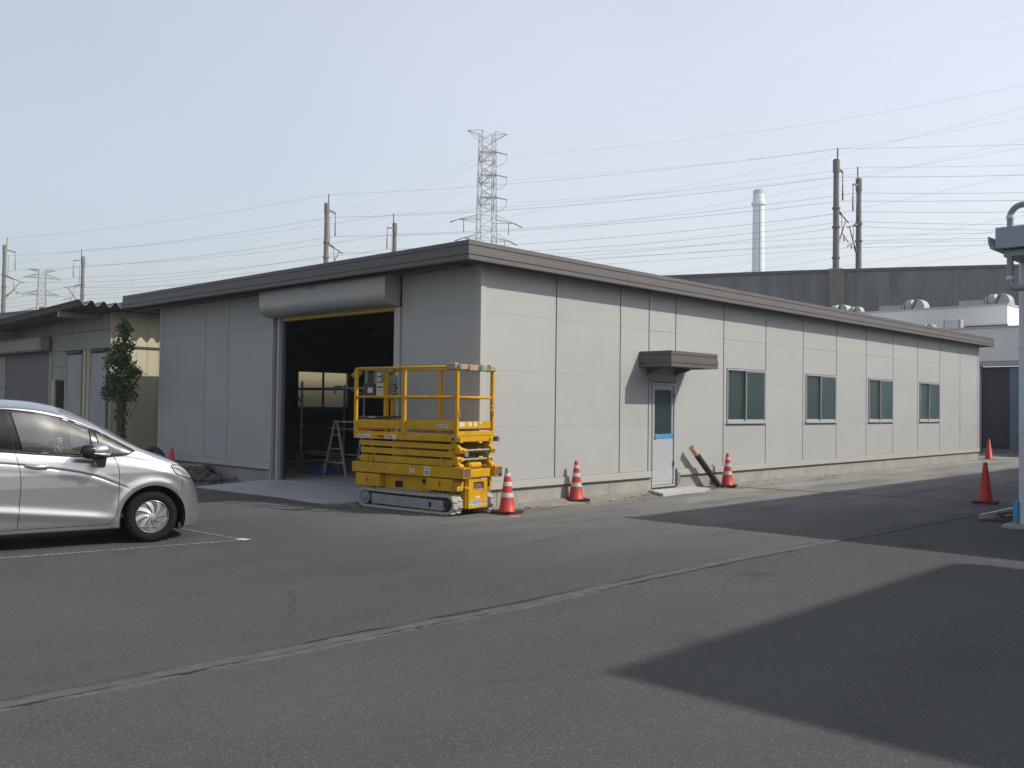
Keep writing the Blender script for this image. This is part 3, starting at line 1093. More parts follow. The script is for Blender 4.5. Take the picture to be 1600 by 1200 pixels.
sbx('door_frame', (-3.89, -0.02, 0), (-3.68, 0.055, 2.22), 'cream', .004)
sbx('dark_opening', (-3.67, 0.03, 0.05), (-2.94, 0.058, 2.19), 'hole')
sbx('door_frame', (-2.93, -0.03, 0), (-2.87, 0.055, 2.59), 'cream', .004)
for a, b in ((-2.70, -1.76), (-1.10, -0.18)):
    d = sbx('sliding_door', (a, -0.05, 0.06), (b, -0.005, 2.90), 'shed_door', .006)
    sbx('door_edge', (a - .05, -0.06, 0.06), (a - .002, 0.0, 2.93), 'shed_grey', .003, d)
    sbx('door_edge', (b + .002, -0.06, 0.06), (b + .05, 0.0, 2.93), 'shed_grey', .003, d)
    sbx('door_track', (a - .05, -0.09, 2.94), (b + .05, -0.002, 3.00), 'steel_dark', .004, d)
sbx('door_post', (-1.66, -0.04, 0), (-1.50, 0.05, 3.02), 'cream', .004)
sbx('door_post', (-1.40, -0.04, 0), (-1.24, 0.05, 3.02), 'cream', .004)
sbx('corner_trim', (-0.055, -0.015, 0), (0.012, 0.06, 3.95), 'cream', .004)
# sunlit side wall in two heights with a ledge
y = 0.07
while y < 8.8:
    sbx('side_board', (-0.055, y, 0.30), (0.0, y + 0.295, 3.03), 'cream', .004)
    sbx('side_board', (-0.055, y, 3.09), (-0.012, y + 0.295, 3.98), 'cream', .004)
    y += 0.30
sbx('ledge', (-0.05, 0.065, 3.035), (0.03, 9.0, 3.085), 'steel_dark', .004)
sbx('plinth', (-0.055, 0.065, -0.1), (0.015, 9.0, 0.295), 'concrete', .004)
# corrugated roof sheets, falling to the left
mb = MB()
LAM, AMP = 0.30, 0.065
xs = [0.78, -3, -8, -16, -24.5]
zs = [4.06 - (0.78 - x) * 0.034 for x in xs]
ny = 16 * 34
ro = []
for x, z in zip(xs, zs):
    ro.append([mb.verts([(x, -1.14 + 10.3 * k / ny, z + AMP * math.cos(2 * math.pi * (10.3 * k / ny) / LAM)),
                         (x, -1.14 + 10.3 * k / ny, z + AMP * math.cos(2 * math.pi * (10.3 * k / ny) / LAM) - 0.012)]) for k in range(ny + 1)])
for a, b in zip(ro, ro[1:]):
    for k in range(ny):
        mb.face([a[k][0], a[k + 1][0], b[k + 1][0], b[k][0]], 0, True)
        mb.face([a[k][1], b[k][1], b[k + 1][1], a[k + 1][1]], 0, True)
for k in range(ny):
    mb.face([ro[0][k][0], ro[0][k][1], ro[0][k + 1][1], ro[0][k + 1][0]], 1)
for a, b in zip(ro, ro[1:]): mb.face([a[0][0], b[0][0], b[0][1], a[0][1]])
M['slate_edge'] = surf('sheet_edge', (0.42, 0.42, 0.40), 0.8)
mb.build('corrugated_roof', [M['slate'], M['slate_edge']], SH, sharp=50)
for x in (-0.75, -6.6, -12.6):
    z = 4.06 - (0.78 - x) * 0.034 - 0.085
    mb = MB()
    mb.obox((x, -1.05, z - .07), (x, 0.0, z - .07), 0.10, 0.14)
    mb.build('roof_beam', M['shed_grey'], SH)
bx('verge_board', (-24.4, -1.10, 3.0), (-24.3, -1.0, 3.1), M['slate'], SH)
for x in (-1.6, -9.5):
    z = 4.06 - (0.78 - x) * 0.034
    bx('ridge_block', (x - .35, -1.1, z + .07), (x, -0.8, z + .12), M['wood'], SH)

# narrow tree grown over with ivy leaves
TR = empty('ivy_tree', (-11.62, -0.62, 0), 0, 'narrow dark green leafy tree between the cream shed and the warehouse', 'tree')
mb = MB()
mb.tube([(0, 0, -.1), (.02, .01, .6), (-.01, 0, 1.3), (.03, .02, 2.0), (.05, .02, 2.9), (.06, .02, 3.4)], [.10, .085, .08, .07, .04, .015], 12)
for a, z, l in ((0.4, 1.75, .5), (2.6, 1.8, .55), (4.2, 2.1, .4), (1.4, 2.3, .35), (5.2, 2.7, .3), (3.4, 1.5, .35)):
    d = Vector((math.cos(a), math.sin(a), 0.7))
    mb.tube([(0.02, 0, z), Vector((0.02, 0, z)) + d * l * .6, Vector((0.02, 0, z)) + d * l + Vector((0, 0, .1))], [.04, .025, .01], 6)
mb.build('trunk', M['bark'], TR)
rn = random.Random(21)
leaf = MB()


def add_leaf(mb, p, s, rn):
    n = Vector((rn.gauss(0, 1), rn.gauss(0, 1), rn.gauss(0.3, .8))).normalized()
    a = n.orthogonal().normalized()
    a.rotate(Matrix.Rotation(rn.uniform(0, 6.28), 3, n))
    b = n.cross(a)
    p = Vector(p)
    pts = [p - a * s, p - a * s * .2 + b * s * .75, p + a * s + n * s * .2, p - a * s * .2 - b * s * .75]
    vs = mb.verts(pts)
    mb.face([vs[0], vs[1], vs[2]])
    mb.face([vs[0], vs[2], vs[3]])


LOBES = [(0.05, 0, 3.46, .08, .16), (0.06, 0, 3.28, .13, .18), (0.03, 0, 3.05, .21, .17), (-.06, .05, 2.86, .27, .17), (.10, -.05, 2.70, .28, .18),
         (-.02, 0, 2.52, .33, .19), (.12, .05, 2.32, .32, .20), (-.04, -.05, 2.18, .34, .18), (-.20, .0, 1.96, .30, .17), (.14, .02, 2.00, .28, .16),
         (-.34, -.04, 1.84, .24, .14), (.06, .0, 1.76, .28, .14), (.40, .05, 2.38, .10, .07), (-.36, 0, 2.78, .09, .07), (-.30, 0, 2.60, .10, .09)]
for (x, yy, z, r, h) in LOBES:
    for c in range(int(80 * r + 6)):
        # clump centres near the shell
        d = Vector((rn.gauss(0, 1), rn.gauss(0, 1), rn.gauss(0, 1))).normalized()
        k = rn.uniform(.55, 1.08)
        cc = Vector((x + d.x * r * k, yy + d.y * r * k, z + d.z * h * k))
        for j in range(rn.randint(7, 13)):
            add_leaf(leaf, cc + Vector((rn.gauss(0, .05), rn.gauss(0, .05), rn.gauss(0, .05))), rn.uniform(.025, .05), rn)
for z in np.arange(0.35, 1.6, 0.045):
    for j in range(5):
        if rn.random() < .55:
            a = rn.uniform(0, 6.28)
            rr = rn.uniform(.08, .22) if rn.random() < .35 else .10
            c = Vector((rr * math.cos(a) + .02, rr * math.sin(a), z))
            for q in range(rn.randint(2, 6)): add_leaf(leaf, c + Vector((rn.gauss(0, .03), rn.gauss(0, .03), rn.gauss(0, .03))), rn.uniform(.025, .05), rn)
leaf.build('crown', M['leaf'], TR)

# ------------------------------------------------------------------ white building behind
WB = empty('white_building', (-1.4, 30.6, 0), 0, 'white two step building with wide dark doorway behind the warehouse end', 'building')
def wbx(name, a, b, m, ch=0.0): return bx(name, (a[0] + 1.4, a[1] - 30.6, a[2]), (b[0] + 1.4, b[1] - 30.6, b[2]), M[m], WB, ch)


wbx('wall', (-16, 30.6, 3.72), (8, 31.0, 5.06), 'white_wall')
wbx('wall', (-16, 30.6, 0), (-2.13, 31.0, 3.70), 'white_wall')
wbx('wall', (3.2, 30.6, 0), (8, 31.0, 3.70), 'white_wall')
wbx('lintel', (-2.4, 30.54, 3.50), (8, 30.62, 3.70), 'trim', .01)
wbx('dark_band', (-2.13, 30.60, 3.705), (8, 30.61, 3.718), 'steel_dark')
wbx('door_recess', (-2.13, 30.95, 0.1), (3.2, 31.0, 3.49), 'charcoal')
wbx('door_leaf', (-2.12, 30.80, 0.18), (-1.04, 30.84, 3.40), 'charcoal')
wbx('door_leaf', (-1.03, 30.66, 0.12), (-0.1, 30.74, 3.42), 'blue_grey', .01)
wbx('door_leaf', (-0.09, 30.66, 0.12), (1.5, 30.74, 3.42), 'blue_grey', .01)
wbx('floor_edge', (-2.13, 30.62, 0.0), (3.2, 30.95, 0.16), 'sand')
wbx('low_roof', (-16, 31.0, 4.95), (8, 40, 5.05), 'white_wall')
wbx('coping', (-16.05, 30.55, 5.062), (8.05, 31.05, 5.12), 'alu_white')
wbx('upper_wall', (-16, 33.0, 5.05), (-1.78, 40, 6.22), 'white_wall')
wbx('coping', (-16.0, 32.95, 6.222), (-1.73, 40.05, 6.29), 'alu_white')
wbx('skirting_shade_band', (-4.3, 32.93, 5.30), (-1.74, 32.995, 5.38), 'rust')  # dark strip painted in for the shade along the skirting
wbx('flank_wall', (7.9, 31.05, 0), (8.0, 40, 4.94), 'white_wall')


def vent(x, y, z, s, label):
    t = empty('roof_ventilator', (x, y, z), 0, label, 'ventilator', 'rounded ventilators on the white building roof', s)
    mb = MB()
    mb.box((-0.55, -0.3, 0), (0.55, 0.3, 0.40), 0, .02)
    mb.build('duct', M['unit'], t)
    mb = MB()
    mb.lathe([(0.22, 0.0), (0.30, 0.02), (0.30, 0.10), (0.22, 0.12)], (0.56, 0, 0.25), 16, axis='x')
    mb.build('flange', M['unit'], t)
    mb = MB()
    mb.lathe([(0.26, 0.0), (0.32, 0.03), (0.34, 0.30), (0.30, 0.34)], (0.70, 0, 0.32), 18, axis='x')
    mb.build('fan_drum', M['unit'], t)
    mb = MB()
    pr = [(1.04, -0.02)]
    for k in range(10):
        a = math.pi * (0.95 - 0.95 * k / 9)
        pr.append((1.32 + 0.33 * math.cos(a) * (1 if k > 4 else .85), 0.22 + 0.42 * math.sin(a)))
    pr.append((1.66, -0.02))
    mb.prism(pr, -0.36, 0.36, 'y')
    mb.build('hood', M['unit'], t, sharp=25)
    for yy in (-0.38, 0.38):
        mb = MB()
        mb.obox((1.0, yy, 0.02), (1.28, yy, 0.58), 0.03, 0.06)
        mb.build('stay', M['steel_dark'], t)


vent(-3.75, 34.9, 6.29, 0.98, 'rounded roof ventilator nearest the right end of the upper white roof')
vent(-7.45, 35.0, 6.29, 0.98, 'rounded roof ventilator right of the middle of the upper white roof')
vent(-11.15, 35.0, 6.29, 0.98, 'rounded roof ventilator at the left, half hidden by the brown roof edge')
vent(-9.6, 34.2, 6.29, 0.62, 'low small roof ventilator left of the middle, just above the brown roof edge')
vent(-5.35, 31.9, 5.06, 0.62, 'small ventilator on the lower white roof step')
t = empty('roof_box', (-3.8, 32.0, 5.06), 0, 'pale square equipment box on the lower white roof step', 'equipment box')
bx('cabinet', (-0.15, -0.15, 0), (0.42, 0.2, 0.52), M['alu_white'], t, .01)
bx('fin', (0.46, -0.16, 0.0), (0.52, 0.2, 0.54), M['unit'], t)
mb = MB()
mb.tube([(-0.22, 0, 0), (-0.22, 0, .5), (-0.16, 0, .55)], 0.035, 8)
mb.build('stub_pipe', M['unit'], t)

# ------------------------------------------------------------------ right side building with the canopy corner
RB = empty('canopy_building', (6.5, 3.6, 0), 0, 'grey flat roofed building at the right edge with deep roof band', 'building')
def rbx(name, a, b, m, ch=0.0, p=None): return bx(name, (a[0] - 6.5, a[1] - 3.6, a[2]), (b[0] - 6.5, b[1] - 3.6, b[2]), M[m], p or RB, ch)


rbx('roof_band', (6.50, 3.60, 3.905), (16.5, 3.66, 4.20), 'canopy', .006)
rbx('roof_band', (6.50, 3.665, 3.905), (6.56, 34, 4.20), 'canopy', .006)
rbx('roof_deck', (6.565, 3.67, 4.02), (16.5, 34, 4.10), 'canopy')
rbx('soffit_beam', (6.57, 3.72, 3.80), (16.4, 33.9, 3.90), 'canopy', .01)
mb = MB()
mb.prism([(-0.09, 4.08), (-0.085, 3.99), (-0.06, 3.91), (-0.004, 3.905), (-0.004, 3.935), (-0.045, 3.94), (-0.065, 4.0), (-0.07, 4.08)], -0.02, 30, 'y')
mb.build('gutter', M['pipe_grey'], RB)
rbx('wall', (7.4, 5.2, 0.0), (16.4, 33.8, 3.79), 'canopy')
mb = MB()
mb.tube([(0.165, 0.9, 0.02), (0.165, 0.9, 3.80)], 0.11, 20)
mb.build('column', M['post_white'], RB)
for z in (1.35, 2.55):
    mb = MB()
    mb.lathe([(.113, 0), (.117, .01), (.117, .05), (.113, .06)], (0.165, 0.9, z), 20)
    mb.build('column_band', M['post_white'], RB)
rbx('footing', (6.42, 4.12, -0.1), (7.2, 4.9, 0.05), 'concrete', .02)
for yy in (10.4, 16.4, 22.4):
    mb = MB()
    mb.tube([(0.375, yy - 3.6, 0.0), (0.375, yy - 3.6, 3.80)], 0.115, 16)
    mb.build('column', M['post_white'], RB)
# bent overflow pipe through the roof corner
mb = MB()
PXX, PYY = 0.147, 0.16
pts = [(1.62, PYY, 4.08), (1.62, PYY, 4.42), (1.59, PYY, 4.49), (1.52, PYY, 4.53), (PXX + .16, PYY, 4.51)]
for k in range(1, 7):
    a = k / 6 * math.pi / 2
    pts.append((PXX + .16 - 0.16 * math.sin(a), PYY, 4.51 - 0.16 * (1 - math.cos(a))))
pts += [(PXX, PYY, 3.46)]
for k in range(1, 7):
    a = k / 6 * math.pi / 2
    pts.append((PXX + 0.10 * (1 - math.cos(a)), PYY, 3.46 - 0.10 * math.sin(a)))
pts += [(0.36, PYY, 3.355), (0.45, PYY + .5, 3.35)]
mb.tube(pts, 0.043, 14)
mb.build('overflow_pipe', M['pipe_grey'], RB)
for z in (4.33, 3.48):
    mb = MB()
    mb.lathe([(.044, 0), (.051, .004), (.051, .05), (.044, .054)], (PXX, PYY, z), 16)
    mb.build('pipe_socket', M['post_white'], RB)
mb = MB()
mb.obox((0.03, 0.84, 0.06), (0.03, 0.84, 0.36), 0.05, 0.07)
mb.build('blue_post_guard', M['blue_tape'], RB)

# loose things at the foot of the column
pl = empty('timber_plank', (6.1, 4.9, 0), 0, 'blue grey weathered plank lying tilted by the pale column foot', 'plank')
mb = MB()
mb.obox((-0.22, 0.05, 0.06), (0.36, 0.45, 0.24), 0.10, 0.035)
mb.build('board', M['pipe_grey'], pl)
mb = MB()
mb.obox((-0.20, -0.06, 0.04), (0.45, 0.30, 0.13), 0.08, 0.03)
mb.build('batten', M['wood'], pl)
rn = random.Random(8)
mb = MB()
for i in range(16):
    a = Vector((rn.uniform(-.3, .3), rn.uniform(-.2, .2), rn.uniform(.02, .10)))
    d = Vector((rn.uniform(-.25, .25), rn.uniform(-.15, .15), rn.uniform(-.02, .1)))
    mb.tube([a, a + d], 0.012, 5)
tag(mb.build('debris', M['rust'], None, (6.35, 5.15, 0.0)), 'small heap of brown scrap sticks behind the plank', 'debris')

# neighbouring hall beside the camera that throws the big shade on the lane
NB = empty('neighbour_hall', (15.26, -0.87, 0), 0, 'tall grey hall standing beside the lane at the right, outside the picture', 'building')
bx('wall', (0.25, 0.25, 0), (12.0, 5.85, 7.7), M['canopy'], NB)
bx('roof', (0.0, 0.0, 7.72), (12.2, 6.07, 8.0), M['fascia'], NB, .01)
bx('door', (0.20, 2.0, 0.0), (0.245, 3.0, 2.1), M['blue_grey'], NB)
for z in (1.0, 4.5):
    bx('window', (0.20, 3.6, z), (0.245, 5.0, z + 1.1), M['charcoal'], NB)

# ------------------------------------------------------------------ railway viaduct
VD = empty('railway_viaduct', (-61.0, 38.0, 0), 0, 'long dark concrete railway viaduct wall crossing behind the buildings', 'viaduct')
VP = [(-240, 18.0), (-165, 22.0), (-111.7, 28.5), (-84, 33.6), (-58, 40.6), (-29.3, 52.0), (-20.3, 55.96), (-10.8, 60.9), (6, 70.5), (32, 87), (60, 108)]
vx = np.array([p[0] for p in VP]); vy = np.array([p[1] for p in VP])


def cr(t):
    """Catmull-Rom through VP"""
    i = int(min(max(math.floor(t), 0), len(VP) - 2))
    f = t - i
    P = [Vector(VP[max(0, min(len(VP) - 1, i + k))]) for k in (-1, 0, 1, 2)]
    return 0.5 * ((2 * P[1]) + (P[2] - P[0]) * f + (2 * P[0] - 5 * P[1] + 4 * P[2] - P[3]) * f * f + (3 * P[1] - P[0] - 3 * P[2] + P[3]) * f ** 3)


dense = [cr(t) for t in np.linspace(0, len(VP) - 1, 1200)]
line, acc = [dense[0]], 0.0
for a, b in zip(dense, dense[1:]):
    acc += (b - a).length
    if acc >= 2.5:
        line.append(b); acc = 0.0
mb = MB()
mb.box((0, 0, 8.4), (2.49, 0.25, 11.79), 0, .01)
mb.box((0, -0.07, 11.80), (2.49, 0.32, 12.05), 1, .01)
pp = mb.mesh('parapet_panel', [M['viaduct'], M['viaduct_cap']])
mb = MB()
mb.box((0, 0.0, 7.6), (2.52, 9.0, 8.39))
dk = mb.mesh('deck_slab', M['viaduct'])
mb = MB()
mb.box((-0.8, 1.2, -1), (0.8, 2.8, 7.59)); mb.box((-0.8, 6.2, -1), (0.8, 7.8, 7.59))
pier = mb.mesh('pier', M['viaduct'])
for k, (a, b) in enumerate(zip(line, line[1:])):
    d = b - a
    ang = math.atan2(d.y, d.x)
    for me_, nm in ((pp, 'parapet_panel'), (dk, 'deck_slab')):
        o = link_mesh(nm, me_, VD, (a.x + 61, a.y - 38, 0), (0, 0, ang))
        o.scale = (d.length / 2.49 - .003, 1, 1)
    if k % 4 == 2: link_mesh('pier', pier, VD, (a.x + 61, a.y - 38, 0), (0, 0, ang))
    # far parapet
    if k % 1 == 0:
        n = Vector((-d.y, d.x)).normalized() * 8.7
        o = link_mesh('parapet_panel', pp, VD, (a.x + 61 + n.x, a.y - 38 + n.y, 0), (0, 0, ang))
        o.scale = (d.length / 2.49 + .01, 1, 1)
for k, (x, y) in enumerate(((-19.95, 55.88),)):
    t = bx('mast_pilaster', (-.50, -0.42, 8.6), (.50, -0.09, 12.02), M['pole'], VD, .02)
    t.location = (x + 61, y - 38, 0)
    t.rotation_euler = (0, 0, R(25))

# overhead line masts
MASTS_N = [(-161, 22.8), (-112.03, 28.95), (-62.35, 40.62), (-20.29, 56.59), (22, 80.5)]
MASTS_F = [(-164, 32.8), (-113.66, 38.86), (-64.97, 50.86), (-21.53, 63.37), (17, 86.0)]


def mast(x, y, ang, side, label, ztop=20.25):
    """side -1: track lies at the far side (+n), arms reach over the track"""
    t = empty('line_mast', (x, y, 0), ang, label, 'mast', 'overhead line masts on the viaduct')
    mb = MB()
    mb.tube([(0, 0, 8.4), (0, 0, ztop)], 0.26, 14, r2=0.20)
    mb.build('pole', M['pole'], t)
    mb = MB()
    mb.lathe([(.235, 0), (.25, .02), (.25, .9), (.20, 1.0)], (0, 0, ztop - .9), 14)
    mb.build('pole_cap', M['pole'], t)
    for z in (15.2, 16.6, 12.9):
        mb = MB()
        mb.lathe([(.27, 0), (.30, .02), (.30, .14), (.27, .16)], (0, 0, z), 14)
        mb.build('pole_band', M['pole'], t)
    s = side
    mb = MB()
    mb.tube([(0, 0.20 * s, ztop - .9), (0, 0.24 * s, ztop + .35), (0, .26 * s, ztop + 1.0)], .05, 6)
    mb.build('earth_rod', M['wire'], t)
    mb = MB()
    mb.obox((0, .1 * s, ztop - .45), (0, 1.30 * s, ztop - .62), .12, .14)
    mb.tube([(0, 1.28 * s, ztop - .62), (0, 1.30 * s, ztop - 1.6)], .035, 6)
    mb.build('feeder_bracket', M['pole'], t)
    mb = MB()
    mb.tube([(0, 1.30 * s, ztop - 1.6), (0, 1.30 * s, ztop - 2.75)], .06, 6)
    mb.tube([(0, .45 * s, ztop - 1.1), (0, .45 * s, ztop - 3.6)], .03, 5)
    mb.build('insulator', M['insulator'], t)
    mb = MB()
    mb.tube([(0, .2 * s, 16.6), (0, 1.0 * s, 16.4)], .10, 8)
    mb.tube([(0, 1.0 * s, 16.4), (0, 2.5 * s, 16.0)], .05, 6)
    mb.tube([(0, .2 * s, 14.1), (0, .9 * s, 14.7)], .10, 8)
    mb.tube([(0, .9 * s, 14.7), (0, 2.0 * s, 16.1)], .05, 6)
    mb.tube([(0, 1.1 * s, 16.35), (0, 1.25 * s, 14.95)], .03, 5)
    mb.tube([(0, 1.2 * s, 15.0), (0, 2.5 * s, 14.5)], .04, 5)
    mb.tube([(0, 1.6 * s, 14.85), (0, 1.6 * s, 14.45)], .05, 5)
    mb.build('cantilever_arm', M['rust_arm'], t)
    return t


def seg_ang(L, i):
    if i == 3: return R(4)
    a, b = L[max(0, i - 1)], L[min(len(L) - 1, i + 1)]
    return math.atan2(b[1] - a[1], b[0] - a[0])


LN = {1: 'concrete railway mast rising at the far left edge above the shed roof', 2: 'concrete railway mast with arms above the middle of the brown roof edge',
      3: 'tallest dark railway mast, left one of the close pair at the right'}
LF = {1: 'concrete railway mast standing just right of the leftmost mast, behind the wavy shed roof',
      2: 'short looking railway mast between the armed mast and the lattice tower', 3: 'lower dark railway mast, right one of the close pair'}
for i in (1, 2, 3): mast(*MASTS_N[i], seg_ang(MASTS_N, i), 1, LN[i])
for i in (1, 2, 3): mast(*MASTS_F[i], seg_ang(MASTS_F, i), -1, LF[i])


def wire(pts, r, label, group, sag=0.0, name='overhead_wire', droppers=None):
    mb = MB()
    out = []
    for a, b in zip(pts, pts[1:]):
        a, b = Vector(a), Vector(b)
        n = 10
        for k in range(n):
            f = k / n
            p = a + (b - a) * f
            p.z -= 4 * sag * f * (1 - f)
            out.append(p)
    out.append(Vector(pts[-1]))
    mb.tube(out, r, 4, caps=False)
    if droppers:
        for (i, dz) in droppers:
            p = out[i]
            mb.tube([p, p + Vector((0, 0, -dz))], r * .8, 4, caps=False)
    o = mb.build(name, M['wire'])
    tag(o, label, 'wire', group)
    return o


RWN = ['topmost earth wire', 'second wire from the top', 'third wire from the top', 'sagging carrier wire with hangers', 'upper of the two straight trolley wires',
       'lower of the two straight trolley wires']
for L, s, side_name in ((MASTS_N, 1, 'nearer, taller looking'), (MASTS_F, -1, 'farther, lower looking')):
    def at(i, off, z):
        a = seg_ang(L, i)
        return (L[i][0] - math.sin(a) * off * s, L[i][1] + math.cos(a) * off * s, z)
    for wi, (off, z, sag, r) in enumerate(((.26, 21.2, .5, .020), (.45, 19.1, .6, .028), (1.30, 17.45, .6, .030), (2.45, 16.1, .9, .026), (2.4, 14.95, .12, .022), (2.5, 14.4, .10, .022))):
        wire([at(i, off, z) for i in range(5)], r * .38, RWN[wi] + ' along the ' + side_name + ' railway masts', 'railway wires between the masts', sag,
             droppers=[(24, .9), (33, 1.0), (14, .9)] if z == 16.1 else None)

# ------------------------------------------------------------------ lattice pylons
def lattice(name, loc, rz, label, zs, half, arms, r=0.05, base_half=None, detail=True, side_arms=()):
    t = empty(name, loc, rz, label, 'pylon', 'lattice transmission pylons')
    H = zs[-1]
    def hw(z): return half(z)
    for sx in (-1, 1):
        for sy in (-1, 1):
            mb = MB()
            mb.tube([(sx * hw(z), sy * hw(z), z) for z in zs], r * 1.5, 5, caps=False)
            mb.build('leg', M['lattice'], t)
    mb = MB()
    cs = ((-1, -1), (1, -1), (1, 1), (-1, 1))
    for a, b in zip(zs, zs[1:]):
        for k in range(4):
            p, q = cs[k], cs[(k + 1) % 4]
            P0 = (p[0] * hw(a), p[1] * hw(a), a); P1 = (p[0] * hw(b), p[1] * hw(b), b)
            Q0 = (q[0] * hw(a), q[1] * hw(a), a); Q1 = (q[0] * hw(b), q[1] * hw(b), b)
            mb.tube([P0, Q1], r * .7, 3, caps=False)
            mb.tube([Q0, P1], r * .7, 3, caps=False)
            mb.tube([P0, Q0], r * .7, 3, caps=False)
    o = mb.build('bracing', M['lattice'], t)
    o['kind'] = 'stuff'
    for z, l, drop in side_arms:
        for s in (-1, 1):
            mb = MB()
            w = hw(z)
            tip = (0, s * l, z)
            for sx in (-1, 1):
                mb.tube([(sx * w, s * w, z), tip], r, 4, caps=False)
                mb.tube([(sx * w, s * w, z + drop), tip], r, 4, caps=False)
            mb.build('cross_arm', M['lattice'], t)
            if drop < 0: continue
            mb = MB()
            mb.tube([tip, (0, s * (l + 1.6), z - .7)], .12, 6)
            mb.tube([(0, s * l * .8, z), (0, s * l * .8, z - 2.4)], .08, 6)
            mb.build('insulator', M['insulator'], t)
    for z, l, drop in arms:
        for s in (-1, 1):
            mb = MB()
            w = hw(z)
            tip = (s * l, 0, z)
            for sy in (-1, 1):
                mb.tube([(s * w, sy * w, z), tip], r, 4, caps=False)
                mb.tube([(s * w, sy * w, z + drop), tip], r, 4, caps=False)
                for f in (.33, .66):
                    a = Vector((s * w, sy * w, z)).lerp(Vector(tip), f)
                    b = Vector((s * w, sy * w, z + drop)).lerp(Vector(tip), f)
                    c = Vector((s * w, sy * w, z + drop)).lerp(Vector(tip), f - .33)
                    mb.tube([a, b], r * .6, 3, caps=False)
                    mb.tube([a, c], r * .6, 3, caps=False)
                    a2 = Vector((s * w, -sy * w, z)).lerp(Vector(tip), f)
                    mb.tube([a, a2], r * .6, 3, caps=False)
            mb.build('cross_arm', M['lattice'], t)
            if drop > 0 and detail and s < 0:
                for sy in (-1, 1):
                    mb = MB()
                    e = (s * l + 0.6 * s * 0, sy * 2.6, z - .35)
                    mb.tube([tip, e], .11, 6)
                    mb.tube([tip, (tip[0], tip[1] + sy * .05, z - 2.6)], .07, 6)
                    mb.build('insulator', M['insulator'], t)
                    mb = MB()
                    mb.tube([e, (e[0], e[1] * .95, z - 1.6), (e[0], sy * 1.2, z - 2.6), (e[0], 0, z - 2.9)], .035, 4)
                    mb.build('jumper_loop', M['wire'], t)
    return t


TX, TY = -117.1, 115.4
zz = [0, 7, 14, 20, 25, 29.5, 33.5, 35.6, 37.7, 39.8, 41.9, 44.0, 46.1, 48.2, 50.3, 52.4, 54.0]
TA = R(152)
lattice('lattice_pylon', (TX, TY, 0), TA, 'grey steel lattice tower rising behind the warehouse roof corner',
        zz, lambda z: 1.30 + max(0, 54 - z) * 0.014 + max(0, 33 - z) ** 1.5 * 0.012,
        [(40.7, 4.4, 1.9), (44.9, 4.4, 1.9), (49.2, 4.4, 1.9)], 0.055, side_arms=[(54.0, 4.0, -1.5), (36.9, 5.6, 1.0), (33.4, 4.6, 1.0)])
# second tower carries on far left
FX, FY = -462.1, 158.0
lattice('lattice_pylon', (FX, FY, 0), R(75), 'pale distant lattice tower between the two left railway masts',
        [0, 12, 22, 30, 36, 40, 44, 48, 52, 56, 60, 64], lambda z: 1.5 + max(0, 60 - z) * .03 + max(0, 35 - z) ** 1.5 * .012,
        [(44, 8.0, 2.0), (52, 8.0, 2.0), (60, 8.0, 2.0), (64, 6.0, -1.2)], 0.13, detail=False)

PWN = ['from the top insulator', 'from the middle insulator', 'from the lowest insulator', 'rising most steeply past the tall mast top', 'crossing behind the tall mast at half height',
       'passing just above the roof canopy pipe', 'lowest but three above the viaduct wall', 'lowest but two above the viaduct wall', 'lowest but one above the viaduct wall',
       'lowest above the viaduct wall', 'faint topmost one in the sky', 'faint one just below the topmost']
RWIRES = [
    [(-113.2, 118.7, 49.3), (-63.1, 124.8, 46.0), (-27.3, 129.1, 46.1), (-0.5, 132.2, 48.3)],
    [(-113.2, 118.8, 44.9), (-63.2, 124.9, 41.6), (-27.3, 129.2, 41.7), (-0.5, 132.3, 44.0)],
    [(-113.3, 118.9, 40.5), (-63.2, 125.0, 37.4), (-27.3, 129.3, 37.6), (-0.5, 132.4, 39.9)],
    [(-113.5, 118.7, 38.0), (-63.1, 124.8, 39.6), (-27.3, 129.1, 43.1), (-0.5, 132.3, 47.7)],
    [(-113.8, 118.6, 33.6), (-63.1, 124.9, 35.5), (-27.3, 129.2, 38.7), (-0.5, 132.5, 42.8)],
    [(-113.6, 119.0, 29.2), (-63.2, 125.1, 30.9), (-27.4, 129.4, 34.2), (-0.5, 132.5, 38.6)],
    [(-113.6, 119.1, 22.9), (-63.2, 125.2, 25.4), (-27.4, 129.5, 28.4), (-0.6, 132.7, 31.7)],
    [(-113.7, 119.2, 21.2), (-63.3, 125.2, 24.0), (-27.4, 129.5, 27.0), (-0.6, 132.7, 30.2)],
    [(-104.8, 127.6, 20.7), (-50.1, 129.0, 23.9), (-27.4, 129.6, 25.5), (-9.1, 130.0, 27.1)],
    [(-104.8, 127.7, 19.5), (-44.6, 129.2, 22.9), (-27.4, 129.6, 24.4), (-12.9, 130.0, 26.0)],
    [(-115.2, 116.6, 55.6), (-62.7, 123.9, 55.2), (-27.2, 128.8, 55.9), (-0.4, 132.5, 57.3)],
    [(-113.7, 118.1, 53.1), (-63.0, 124.4, 53.6), (-27.2, 128.9, 53.9), (-0.4, 132.2, 53.9)]]
